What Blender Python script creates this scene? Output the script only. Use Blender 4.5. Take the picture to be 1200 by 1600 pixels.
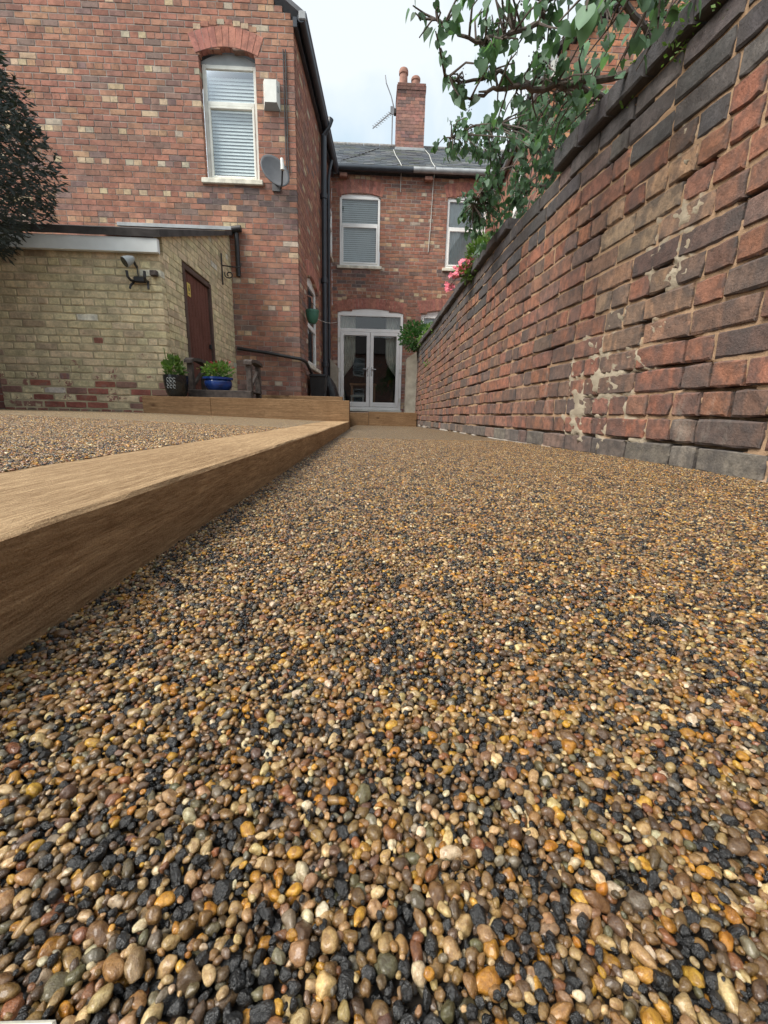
import bpy, math, random
import numpy as np
from math import radians, sin, cos, pi, sqrt
from mathutils import Vector, Matrix, noise as mnoise

# ------------------------------------------------------------------ camera, sky, sun, exposure
for o in list(bpy.data.objects):
    bpy.data.objects.remove(o)
SC = bpy.context.scene
COL = SC.collection
H = 0.16
PITCH, YAW, ROLL, FPX = radians(13.115), radians(2.12), radians(1.4), 650.0
fw = Vector((sin(YAW)*cos(PITCH), cos(YAW)*cos(PITCH), -sin(PITCH)))
r0 = Vector((cos(YAW), -sin(YAW), 0)); u0 = r0.cross(fw)
rt = r0*cos(ROLL) + u0*sin(ROLL); up = -r0*sin(ROLL) + u0*cos(ROLL)
cam = bpy.data.cameras.new('camera'); camo = bpy.data.objects.new('camera', cam); COL.objects.link(camo)
camo.matrix_world = Matrix(((rt.x, up.x, -fw.x, 0), (rt.y, up.y, -fw.y, 0), (rt.z, up.z, -fw.z, H), (0, 0, 0, 1)))
cam.sensor_fit = 'VERTICAL'; cam.sensor_height = 32.0; cam.lens = FPX/1600*32.0
cam.dof.use_dof = True; cam.dof.focus_distance = 0.95; cam.dof.aperture_fstop = 55
cam.clip_start = 0.01; cam.clip_end = 500
SC.camera = camo

def px_of(p):
    d = Vector(p) - Vector((0, 0, H)); z = d.dot(fw)
    if z < 0.02: return None
    return 600 + FPX*d.dot(rt)/z, 800 - FPX*d.dot(up)/z, z

SUN_EL, SUN_AZ = radians(50), radians(-122)      # azimuth from +Y towards +X
W = bpy.data.worlds.new('World'); SC.world = W; W.use_nodes = True
nt = W.node_tree; nt.nodes.clear()
wo = nt.nodes.new('ShaderNodeOutputWorld'); bg = nt.nodes.new('ShaderNodeBackground')
sky = nt.nodes.new('ShaderNodeTexSky'); sky.sky_type = 'NISHITA'; sky.sun_disc = False
sky.sun_elevation = SUN_EL; sky.sun_rotation = SUN_AZ; sky.air_density = 1.0; sky.dust_density = 2.0
tc = nt.nodes.new('ShaderNodeTexCoord'); nz = nt.nodes.new('ShaderNodeTexNoise')
nz.inputs['Scale'].default_value = 2.6; nz.inputs['Detail'].default_value = 6; nz.inputs['Roughness'].default_value = 0.52
nz.inputs['Distortion'].default_value = 0.35
rp = nt.nodes.new('ShaderNodeValToRGB')
rp.color_ramp.elements[0].position = 0.34; rp.color_ramp.elements[0].color = (2.4, 3.25, 3.85, 1)
rp.color_ramp.elements[1].position = 0.56; rp.color_ramp.elements[1].color = (4.25, 4.5, 4.55, 1)
mx = nt.nodes.new('ShaderNodeMix'); mx.data_type = 'RGBA'; mx.inputs[0].default_value = 0.86
L = nt.links.new
L(tc.outputs['Generated'], nz.inputs['Vector']); L(nz.outputs['Fac'], rp.inputs['Fac'])
L(sky.outputs['Color'], mx.inputs[6]); L(rp.outputs['Color'], mx.inputs[7])
L(mx.outputs[2], bg.inputs['Color']); bg.inputs['Strength'].default_value = 0.1
L(bg.outputs['Background'], wo.inputs['Surface'])
sl = bpy.data.lights.new('sun', 'SUN'); sl.energy = 2.1; sl.angle = radians(34); sl.color = (1, 0.95, 0.87)
so = bpy.data.objects.new('sun', sl); COL.objects.link(so)
sd = Vector((sin(SUN_AZ)*cos(SUN_EL), cos(SUN_AZ)*cos(SUN_EL), sin(SUN_EL)))
so.rotation_euler = sd.to_track_quat('Z', 'Y').to_euler(); so.location = (-6, 8, 15)
vs = SC.view_settings; vs.view_transform = 'Standard'; vs.look = 'None'; vs.exposure = 1.3; vs.gamma = 1
vs.use_curve_mapping = False
SC.cycles.max_bounces = 6; SC.cycles.transparent_max_bounces = 12

R = random.Random(7)
NPR = np.random.default_rng(11)

# ------------------------------------------------------------------ materials
def mat(name):
    m = bpy.data.materials.new(name); m.use_nodes = True
    t = m.node_tree; b = t.nodes['Principled BSDF']
    return m, t, b
def nd(t, typ, **kw):
    n = t.nodes.new(typ)
    for k, v in kw.items():
        if k in n.inputs.keys() if hasattr(n.inputs, 'keys') else False: n.inputs[k].default_value = v
        else: setattr(n, k, v)
    return n
def noise_n(t, vec, scale, detail=4, rough=0.55):
    n = t.nodes.new('ShaderNodeTexNoise'); n.inputs['Scale'].default_value = scale
    n.inputs['Detail'].default_value = detail; n.inputs['Roughness'].default_value = rough
    if vec is not None: t.links.new(vec, n.inputs['Vector'])
    return n
def ramp(t, fac, stops):
    r = t.nodes.new('ShaderNodeValToRGB'); e = r.color_ramp.elements
    while len(e) < len(stops): e.new(0.5)
    for i, (p, c) in enumerate(stops):
        e[i].position = p; e[i].color = (c, c, c, 1) if not hasattr(c, '__len__') else (*c[:3], 1)
    t.links.new(fac, r.inputs['Fac']); return r
def mixc(t, fac, a, b, mode='MIX'):
    m = t.nodes.new('ShaderNodeMix'); m.data_type = 'RGBA'; m.blend_type = mode
    for s, v in ((0, fac), (6, a), (7, b)):
        if isinstance(v, (int, float)): m.inputs[s].default_value = v
        elif isinstance(v, tuple): m.inputs[s].default_value = (*v[:3], 1)
        else: t.links.new(v, m.inputs[s])
    return m.outputs[2]
def bump(t, b, h, strength, dist):
    n = t.nodes.new('ShaderNodeBump'); n.inputs['Strength'].default_value = strength; n.inputs['Distance'].default_value = dist
    t.links.new(h, n.inputs['Height']); t.links.new(n.outputs['Normal'], b.inputs['Normal']); return n
def mapping(t, vec, scale=(1, 1, 1), rot=(0, 0, 0)):
    m = t.nodes.new('ShaderNodeMapping'); m.inputs['Scale'].default_value = scale; m.inputs['Rotation'].default_value = rot
    t.links.new(vec, m.inputs['Vector']); return m.outputs['Vector']
def pos(t): return t.nodes.new('ShaderNodeNewGeometry').outputs['Position']
def attr(t, name, kind='GEOMETRY'):
    a = t.nodes.new('ShaderNodeAttribute'); a.attribute_name = name; a.attribute_type = kind; return a

def simple(name, col, rough=0.6, metal=0.0, var=0.12, scale=8.0, bmp=0.0, bscale=60, bdist=0.003, spec=0.5):
    m, t, b = mat(name)
    n = noise_n(t, pos(t), scale)
    lo = tuple(c*(1-var*1.6) for c in col); hi = tuple(min(1, c*(1+var)) for c in col)
    r = ramp(t, n.outputs['Fac'], [(0.3, lo), (0.7, hi)])
    t.links.new(r.outputs['Color'], b.inputs['Base Color'])
    b.inputs['Roughness'].default_value = rough; b.inputs['Metallic'].default_value = metal
    b.inputs['Specular IOR Level'].default_value = spec
    if bmp:
        bump(t, b, noise_n(t, pos(t), bscale, 5, 0.65).outputs['Fac'], bmp, bdist)
    return m

def brick_material(name, soot=0.35, kiss=0.0, bscale=90.0, bdist=0.004, bstr=0.6, lime=0.0):
    m, t, b = mat(name)
    p = pos(t); a = attr(t, 'bc'); e = attr(t, 'be')
    fine = noise_n(t, p, bscale, 6, 0.7); mid = noise_n(t, p, bscale*0.22, 4, 0.6); big = noise_n(t, p, 1.1, 5, 0.6)
    c = mixc(t, ramp(t, fine.outputs['Fac'], [(0.32, 0.0), (0.72, 1.0)]).outputs['Color'], a.outputs['Color'],
             mixc(t, 1.0, a.outputs['Color'], (1.45, 1.4, 1.35), 'MULTIPLY'))
    c = mixc(t, ramp(t, mid.outputs['Fac'], [(0.42, 0.0), (0.60, 0.75)]).outputs['Color'], c,
             mixc(t, 1.0, c, (0.60, 0.62, 0.64), 'MULTIPLY'))
    if soot:
        sf = ramp(t, big.outputs['Fac'], [(0.45, 0.0), (0.75, soot)]).outputs['Color']
        c = mixc(t, sf, c, (0.13, 0.112, 0.108))
    if kiss:
        # burnt stripes across each brick (from stacking in the kiln) and darkened arrises
        v = t.nodes.new('ShaderNodeCombineXYZ'); s = t.nodes.new('ShaderNodeSeparateXYZ'); t.links.new(p, s.inputs[0])
        ma = t.nodes.new('ShaderNodeMath'); ma.operation = 'MULTIPLY_ADD'; t.links.new(a.outputs['Alpha'], ma.inputs[0]); ma.inputs[1].default_value = 37.0
        t.links.new(s.outputs['Y'], ma.inputs[2]); t.links.new(ma.outputs[0], v.inputs['X'])
        m2 = t.nodes.new('ShaderNodeMath'); m2.operation = 'MULTIPLY'; t.links.new(s.outputs['Z'], m2.inputs[0]); m2.inputs[1].default_value = 0.3
        t.links.new(m2.outputs[0], v.inputs['Y'])
        kn = noise_n(t, v.outputs[0], 9.0, 3, 0.5)
        kf = ramp(t, kn.outputs['Fac'], [(0.50, 0.0), (0.58, kiss)]).outputs['Color']
        c = mixc(t, kf, c, (0.085, 0.076, 0.074))
        edn = t.nodes.new('ShaderNodeMath'); edn.operation = 'MULTIPLY'; t.links.new(e.outputs['Fac'], edn.inputs[0])
        t.links.new(ramp(t, mid.outputs['Fac'], [(0.35, 0.1), (0.65, 0.95)]).outputs['Color'], edn.inputs[1])
        c = mixc(t, edn.outputs[0], c, (0.085, 0.075, 0.072))
    if lime:
        ln = noise_n(t, mapping(t, p, (1, 1, 0.45)), 3.2, 8, 0.72)
        c = mixc(t, ramp(t, ln.outputs['Fac'], [(0.60, 0.0), (0.72, lime)]).outputs['Color'], c, (0.42, 0.38, 0.32))
    t.links.new(c, b.inputs['Base Color']); b.inputs['Roughness'].default_value = 0.88
    b.inputs['Specular IOR Level'].default_value = 0.25
    ad = t.nodes.new('ShaderNodeMath'); ad.operation = 'ADD'
    t.links.new(fine.outputs['Fac'], ad.inputs[0]); t.links.new(mid.outputs['Fac'], ad.inputs[1])
    bump(t, b, ad.outputs[0], bstr, bdist)
    return m

M = {}
M['brick'] = brick_material('house_brick', soot=0.30, bscale=55)
M['brick_near'] = brick_material('old_wall_brick', soot=0.22, kiss=0.5, bscale=150, bdist=0.005, bstr=0.9, lime=0.45)
M['brick_shed'] = brick_material('painted_shed_brick', soot=0.25, bscale=45, bdist=0.006, bstr=0.7)
M['mortar'] = simple('house_mortar', (0.36, 0.31, 0.27), 0.95, var=0.3, scale=5)
def mortar_near():
    m, t, b = mat('wall_mortar'); a = attr(t, 'bc'); p = pos(t)
    n = noise_n(t, p, 120, 6, 0.7); n2 = noise_n(t, p, 14, 4)
    c = mixc(t, ramp(t, n2.outputs['Fac'], [(0.35, 0.0), (0.7, 0.5)]).outputs['Color'], a.outputs['Color'], mixc(t, 1.0, a.outputs['Color'], (0.55, 0.5, 0.48), 'MULTIPLY'))
    c = mixc(t, ramp(t, n.outputs['Fac'], [(0.3, 0.0), (0.75, 0.5)]).outputs['Color'], c, mixc(t, 1.0, c, (1.35, 1.3, 1.25), 'MULTIPLY'))
    t.links.new(c, b.inputs['Base Color']); b.inputs['Roughness'].default_value = 0.95; b.inputs['Specular IOR Level'].default_value = 0.2
    bump(t, b, n.outputs['Fac'], 0.8, 0.006); return m
M['mortar_near'] = mortar_near()
M['mortar_shed'] = simple('painted_mortar', (0.47, 0.40, 0.26), 0.95, var=0.25, scale=6)
M['soil_dark'] = simple('soil', (0.05, 0.038, 0.03), 0.95, bmp=0.6)
M['upvc'] = simple('white_upvc', (0.90, 0.91, 0.89), 0.32, var=0.05, scale=3)
M['upvc_aged'] = simple('aged_white_frame', (0.78, 0.79, 0.72), 0.4, var=0.1, scale=6)
M['sill'] = simple('painted_stone_sill', (0.72, 0.69, 0.58), 0.7, var=0.22, scale=9, bmp=0.3)
M['blind'] = simple('blind_slats', (0.80, 0.85, 0.86), 0.55, var=0.04)
M['dark_room'] = simple('dark_room', (0.035, 0.032, 0.035), 0.9)
M['curtain'] = simple('curtain_cloth', (0.78, 0.74, 0.65), 0.9, var=0.12, scale=4)
M['wood_table'] = simple('table_wood', (0.30, 0.14, 0.06), 0.45)
M['black_plastic'] = simple('black_plastic', (0.018, 0.019, 0.022), 0.38, var=0.3)
M['black_sack'] = simple('black_sack', (0.012, 0.012, 0.014), 0.3, var=0.3, bmp=0.8, bscale=14, bdist=0.03)
M['black_iron'] = simple('black_iron', (0.022, 0.021, 0.022), 0.55, var=0.3)
M['grey_metal'] = simple('dish_metal', (0.11, 0.112, 0.118), 0.5, var=0.12)
M['aerial'] = simple('aerial_metal', (0.22, 0.22, 0.23), 0.45, metal=0.4)
M['white_plastic'] = simple('white_plastic', (0.72, 0.73, 0.68), 0.42, var=0.06)
M['grey_plastic'] = simple('grey_plastic', (0.34, 0.36, 0.36), 0.45, var=0.06)
M['cable'] = simple('pale_cable', (0.6, 0.6, 0.56), 0.5)
M['grey_cable'] = simple('dark_cable', (0.06, 0.055, 0.055), 0.5)
M['gutter'] = simple('gutter_plastic', (0.035, 0.043, 0.055), 0.35, var=0.15)
M['felt'] = simple('roofing_felt', (0.065, 0.058, 0.055), 0.95, var=0.3, bmp=0.8, bscale=180)
M['lead'] = simple('lead_flashing', (0.36, 0.38, 0.39), 0.6, var=0.15)
M['fascia'] = simple('white_fascia', (0.70, 0.73, 0.72), 0.5, var=0.07, scale=4)
M['render'] = simple('beige_render', (0.40, 0.36, 0.29), 0.95, var=0.2, scale=6, bmp=0.4, bscale=120)
M['concrete'] = simple('concrete', (0.27, 0.26, 0.25), 0.95, var=0.3, scale=20, bmp=0.6)
M['terracotta'] = simple('terracotta', (0.33, 0.17, 0.125), 0.85, var=0.25, scale=10)
M['blue_glaze'] = simple('blue_glaze', (0.018, 0.055, 0.24), 0.14, var=0.25, scale=12)
M['black_glaze'] = simple('black_glaze', (0.014, 0.017, 0.018), 0.16, var=0.3)
M['green_plastic'] = simple('green_plastic', (0.035, 0.13, 0.085), 0.42)
M['bench_wood'] = simple('weathered_bench_wood', (0.075, 0.058, 0.05), 0.8, var=0.35, scale=25, bmp=0.4)
M['petal'] = simple('pink_petal', (0.85, 0.20, 0.27), 0.6, var=0.2, scale=30)
M['red_petal'] = simple('red_petal', (0.35, 0.04, 0.04), 0.6)
M['yellow_petal'] = simple('cream_petal', (0.62, 0.55, 0.2), 0.6)
M['bark'] = simple('bark', (0.12, 0.095, 0.08), 0.9, var=0.35, scale=40, bmp=0.7, bscale=90)
M['seed'] = simple('brown_seed_heads', (0.055, 0.042, 0.04), 0.9)
M['sign_yellow'] = simple('sign_yellow', (0.62, 0.48, 0.12), 0.5)
M['silver'] = simple('bright_handle', (0.6, 0.6, 0.6), 0.25, metal=1.0)

def foliage_mat(name, col, trans=0.35, var=0.45, scale=9, rough=0.5):
    m, t, b = mat(name); p = pos(t)
    n = noise_n(t, p, scale, 3)
    lo = tuple(c*(1-var) for c in col); hi = tuple(c*(1+var) for c in col)
    r = ramp(t, n.outputs['Fac'], [(0.3, lo), (0.7, hi)])
    oi = t.nodes.new('ShaderNodeObjectInfo')
    hs = t.nodes.new('ShaderNodeHueSaturation'); t.links.new(r.outputs['Color'], hs.inputs['Color'])
    mr = t.nodes.new('ShaderNodeMapRange'); mr.inputs[3].default_value = 0.7; mr.inputs[4].default_value = 1.35
    t.links.new(oi.outputs['Random'], mr.inputs[0]); t.links.new(mr.outputs[0], hs.inputs['Value'])
    t.links.new(hs.outputs['Color'], b.inputs['Base Color']); b.inputs['Roughness'].default_value = rough; b.inputs['Specular IOR Level'].default_value = 0.3
    tr = t.nodes.new('ShaderNodeBsdfTranslucent')
    t.links.new(mixc(t, 1.0, hs.outputs['Color'], (1.3, 1.6, 0.7), 'MULTIPLY'), tr.inputs['Color'])
    ms = t.nodes.new('ShaderNodeMixShader'); ms.inputs[0].default_value = trans
    t.links.new(b.outputs[0], ms.inputs[1]); t.links.new(tr.outputs[0], ms.inputs[2])
    t.links.new(ms.outputs[0], t.nodes['Material Output'].inputs['Surface'])
    return m
M['leaf'] = foliage_mat('lilac_leaf', (0.115, 0.20, 0.125), 0.36)
M['leaf_light'] = foliage_mat('pale_green_leaf', (0.12, 0.2, 0.05), 0.35)
M['leaf_shrub'] = foliage_mat('shrub_leaf', (0.05, 0.12, 0.035), 0.3)
M['conifer'] = foliage_mat('conifer_spray', (0.052, 0.062, 0.057), 0.1, 0.3, 5, 0.85)

def glass_mat():
    m = bpy.data.materials.new('window_glass'); m.use_nodes = True; t = m.node_tree
    t.nodes.remove(t.nodes['Principled BSDF'])
    gl = t.nodes.new('ShaderNodeBsdfGlossy'); gl.inputs['Roughness'].default_value = 0.015; gl.inputs['Color'].default_value = (1, 1, 1, 1)
    tr = t.nodes.new('ShaderNodeBsdfTransparent'); tr.inputs['Color'].default_value = (0.86, 0.9, 0.9, 1)
    fr = t.nodes.new('ShaderNodeFresnel'); fr.inputs['IOR'].default_value = 1.7
    nn = noise_n(t, pos(t), 2.2, 2); bp = t.nodes.new('ShaderNodeBump'); bp.inputs['Strength'].default_value = 0.12; bp.inputs['Distance'].default_value = 0.006
    t.links.new(nn.outputs['Fac'], bp.inputs['Height']); t.links.new(bp.outputs[0], gl.inputs['Normal'])
    ms = t.nodes.new('ShaderNodeMixShader')
    mb = t.nodes.new('ShaderNodeMath'); mb.operation = 'MULTIPLY'; mb.inputs[1].default_value = 1.15; mb.use_clamp = True
    t.links.new(fr.outputs[0], mb.inputs[0]); t.links.new(mb.outputs[0], ms.inputs[0])
    t.links.new(tr.outputs[0], ms.inputs[1]); t.links.new(gl.outputs[0], ms.inputs[2])
    t.links.new(ms.outputs[0], t.nodes['Material Output'].inputs['Surface']); return m
M['glass'] = glass_mat()

def wood_mat(name, c0, c1, axis, knots=True):
    """sawn softwood: grain runs along the given world axis"""
    m, t, b = mat(name); p = pos(t)
    sc = {'X': (1.5, 62, 62), 'Y': (62, 1.5, 62), 'Z': (62, 62, 1.5)}[axis]
    kn = noise_n(t, mapping(t, p, tuple(2.0 if s == 1.5 else 7.0 for s in sc)), 1.0, 2)
    addv = t.nodes.new('ShaderNodeVectorMath'); addv.operation = 'MULTIPLY_ADD'
    t.links.new(kn.outputs['Color'], addv.inputs[0]); addv.inputs[1].default_value = (3.0, 3.0, 3.0)
    t.links.new(mapping(t, p, sc), addv.inputs[2])
    g = noise_n(t, addv.outputs[0], 1.6, 7, 0.65)
    fine = noise_n(t, mapping(t, p, tuple(30 if s == 1.5 else 330 for s in sc)), 1.0, 4, 0.7)
    saw = noise_n(t, mapping(t, p, tuple(120 if s == 1.5 else 14 for s in sc), (0.5, 0.0, 0.35)), 1.0, 3, 0.6)
    blot = noise_n(t, p, 3.5, 4)
    c = ramp(t, g.outputs['Fac'], [(0.30, c0), (0.52, tuple((a+d)/2 for a, d in zip(c0, c1))), (0.68, c1)]).outputs['Color']
    c = mixc(t, ramp(t, fine.outputs['Fac'], [(0.38, 0.75), (0.58, 0.0)]).outputs['Color'], c, mixc(t, 1.0, c, (0.55, 0.49, 0.43), 'MULTIPLY'))
    c = mixc(t, ramp(t, saw.outputs['Fac'], [(0.42, 0.08), (0.58, 0.0)]).outputs['Color'], c, mixc(t, 1.0, c, (0.72, 0.68, 0.62), 'MULTIPLY'))
    c = mixc(t, ramp(t, blot.outputs['Fac'], [(0.45, 0.0), (0.75, 0.6)]).outputs['Color'], c, mixc(t, 1.0, c, (0.62, 0.56, 0.50), 'MULTIPLY'))
    if knots:
        v = t.nodes.new('ShaderNodeTexVoronoi'); v.inputs['Scale'].default_value = 1.0
        t.links.new(mapping(t, p, tuple(3.3 if s == 1.5 else 7.5 for s in sc)), v.inputs['Vector'])
        c = mixc(t, ramp(t, v.outputs['Distance'], [(0.06, 0.8), (0.17, 0.0)]).outputs['Color'], c, (0.075, 0.036, 0.018))
    t.links.new(c, b.inputs['Base Color']); b.inputs['Roughness'].default_value = 0.82; b.inputs['Specular IOR Level'].default_value = 0.25
    ad = t.nodes.new('ShaderNodeMath'); ad.operation = 'ADD'; t.links.new(fine.outputs['Fac'], ad.inputs[0]); t.links.new(saw.outputs['Fac'], ad.inputs[1])
    fz_ = noise_n(t, p, 520, 4, 0.75); a2 = t.nodes.new('ShaderNodeMath'); a2.operation = 'ADD'; t.links.new(ad.outputs[0], a2.inputs[0]); t.links.new(fz_.outputs['Fac'], a2.inputs[1])
    c = mixc(t, ramp(t, fz_.outputs['Fac'], [(0.40, 0.45), (0.55, 0.0)]).outputs['Color'], c, mixc(t, 1.0, c, (0.55, 0.5, 0.45), 'MULTIPLY')); t.links.new(c, b.inputs['Base Color'])
    bump(t, b, a2.outputs[0], 0.9, 0.003)
    return m
M['timber_y'] = wood_mat('sawn_timber_lengthwise', (0.36, 0.235, 0.125), (0.66, 0.465, 0.27), 'Y', False)
M['timber_x'] = wood_mat('sawn_timber_crosswise', (0.20, 0.120, 0.060), (0.41, 0.262, 0.142), 'X')
M['door_wood'] = wood_mat('red_brown_door', (0.13, 0.052, 0.040), (0.24, 0.105, 0.08), 'Z', False)
M['frame_wood'] = wood_mat('weathered_frame', (0.09, 0.06, 0.05), (0.2, 0.14, 0.12), 'Z', False)

def slate_mat():
    m, t, b = mat('roof_slate'); a = attr(t, 'bc'); n = noise_n(t, pos(t), 14, 5)
    c = mixc(t, ramp(t, n.outputs['Fac'], [(0.35, 0.0), (0.7, 0.6)]).outputs['Color'], a.outputs['Color'], mixc(t, 1.0, a.outputs['Color'], (0.6, 0.62, 0.66), 'MULTIPLY'))
    t.links.new(c, b.inputs['Base Color']); b.inputs['Roughness'].default_value = 0.55; return m
M['slate'] = slate_mat()

# ------------------------------------------------------------------ helpers
def mesh_obj(name, verts, faces, m, parent=None, smooth=False, cols=None, edge=None, kind=None):
    verts = np.asarray(verts, dtype=float)
    lo, hi = verts.min(0), verts.max(0); c = (lo+hi)/2; c[2] = lo[2]
    me = bpy.data.meshes.new(name); me.from_pydata((verts-c).tolist(), [], faces)
    if smooth: me.polygons.foreach_set('use_smooth', [True]*len(me.polygons))
    if cols is not None:
        at = me.color_attributes.new('bc', 'FLOAT_COLOR', 'POINT')
        at.data.foreach_set('color', np.asarray(cols, dtype=np.float32).ravel())
    if edge is not None:
        at = me.attributes.new('be', 'FLOAT', 'POINT'); at.data.foreach_set('value', np.asarray(edge, dtype=np.float32))
    for mm in (m if isinstance(m, (list, tuple)) else [m]): me.materials.append(mm)
    o = bpy.data.objects.new(name, me); COL.objects.link(o)
    if parent is not None:
        o.parent = parent; o.location = Vector(c) - world_loc(parent)
    else: o.location = c
    if kind: o['kind'] = kind
    return o
def world_loc(o):
    l = o.location.copy()
    while o.parent is not None: o = o.parent; l += o.location
    return l
def thing(name, label, cat, loc=(0, 0, 0), group=None):
    o = bpy.data.objects.new(name, None); COL.objects.link(o); o.location = loc; o.empty_display_size = 0.1
    return tag(o, label, cat, group)
def tag(o, label, cat, group=None):
    o['label'] = label; o['category'] = cat
    if group: o['group'] = group
    return o

class MB:
    def __init__(s): s.v = []; s.f = []; s.c = []
    def add(s, v, f, c=None):
        k = len(s.v); s.v += [tuple(x) for x in v]; s.f += [tuple(i+k for i in q) for q in f]
        if c is not None: s.c += [c]*len(v)
        return s
    def box(s, x0, x1, y0, y1, z0, z1, bev=0.0, c=None, fr=None):
        """box with chamfered edges; fr maps local to world"""
        b = min(bev, (x1-x0)*0.45, (y1-y0)*0.45, (z1-z0)*0.45)
        if b <= 0:
            v = [(x, y, z) for z in (z0, z1) for y in (y0, y1) for x in (x0, x1)]
            f = [(0, 2, 3, 1), (4, 5, 7, 6), (0, 1, 5, 4), (2, 6, 7, 3), (0, 4, 6, 2), (1, 3, 7, 5)]
        else:
            v = []; idx = {}
            X = (x0, x1); Y = (y0, y1); Z = (z0, z1)
            for i in (0, 1):
                for j in (0, 1):
                    for k in (0, 1):
                        sx, sy, sz = (1 if i == 0 else -1), (1 if j == 0 else -1), (1 if k == 0 else -1)
                        idx[i, j, k, 0] = len(v); v.append((X[i], Y[j]+sy*b, Z[k]+sz*b))
                        idx[i, j, k, 1] = len(v); v.append((X[i]+sx*b, Y[j], Z[k]+sz*b))
                        idx[i, j, k, 2] = len(v); v.append((X[i]+sx*b, Y[j]+sy*b, Z[k]))
            I = lambda i, j, k, a: idx[i, j, k, a]
            f = []
            for i in (0, 1):
                q = [I(i, 0, 0, 0), I(i, 1, 0, 0), I(i, 1, 1, 0), I(i, 0, 1, 0)]; f.append(tuple(q if i else q[::-1]))
                q = [I(0, i, 0, 1), I(1, i, 0, 1), I(1, i, 1, 1), I(0, i, 1, 1)]; f.append(tuple(q[::-1] if i else q))
                q = [I(0, 0, i, 2), I(1, 0, i, 2), I(1, 1, i, 2), I(0, 1, i, 2)]; f.append(tuple(q if i else q[::-1]))
            for i in (0, 1):
                for j in (0, 1):
                    q = [I(i, j, 0, 0), I(i, j, 1, 0), I(i, j, 1, 1), I(i, j, 0, 1)]; f.append(tuple(q if (i ^ j) == 0 else q[::-1]) if False else tuple(q))
                    q = [I(i, 0, j, 0), I(i, 1, j, 0), I(i, 1, j, 2), I(i, 0, j, 2)]; f.append(tuple(q))
                    q = [I(0, i, j, 1), I(1, i, j, 1), I(1, i, j, 2), I(0, i, j, 2)]; f.append(tuple(q))
                    for k in (0, 1):
                        f.append((I(i, j, k, 0), I(i, j, k, 1), I(i, j, k, 2)))
        if fr: v = [fr(*p) for p in v]
        return s.add(v, f, c)
    def tube(s, pts, rad, n=8, c=None, cap=True):
        pts = [Vector(p) for p in pts]
        if not hasattr(rad, '__len__'): rad = [rad]*len(pts)
        vs, fs = [], []; ref = Vector((0.31, 0.2, 0.93))
        for i, p in enumerate(pts):
            d = (pts[min(i+1, len(pts)-1)] - pts[max(i-1, 0)]).normalized()
            a = d.cross(ref)
            if a.length < 0.1: a = d.cross(Vector((1, 0, 0)))
            a.normalize(); b = d.cross(a)
            for k in range(n):
                t = 2*pi*k/n; vs.append(p + rad[i]*(a*cos(t) + b*sin(t)))
        for i in range(len(pts)-1):
            for k in range(n):
                k2 = (k+1) % n; fs.append((i*n+k, i*n+k2, (i+1)*n+k2, (i+1)*n+k))
        if cap: fs.append(tuple(range(n))[::-1]); fs.append(tuple((len(pts)-1)*n+k for k in range(n)))
        return s.add(vs, fs, c)
    def lathe(s, cx, cy, prof, n=24, c=None):
        vs, fs = [], []
        for (r, z) in prof:
            for k in range(n):
                t = 2*pi*k/n; vs.append((cx+r*cos(t), cy+r*sin(t), z))
        for i in range(len(prof)-1):
            for k in range(n):
                k2 = (k+1) % n; fs.append((i*n+k, i*n+k2, (i+1)*n+k2, (i+1)*n+k))
        fs.append(tuple(range(n))[::-1]); fs.append(tuple((len(prof)-1)*n+k for k in range(n)))
        return s.add(vs, fs, c)
    def build(s, name, m, parent=None, smooth=False, kind=None):
        o = mesh_obj(name, s.v, s.f, m, parent, smooth, cols=s.c if s.c else None, kind=kind)
        if smooth:
            try: o.data.set_sharp_from_angle(angle=radians(40))
            except Exception: pass
        return o

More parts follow.
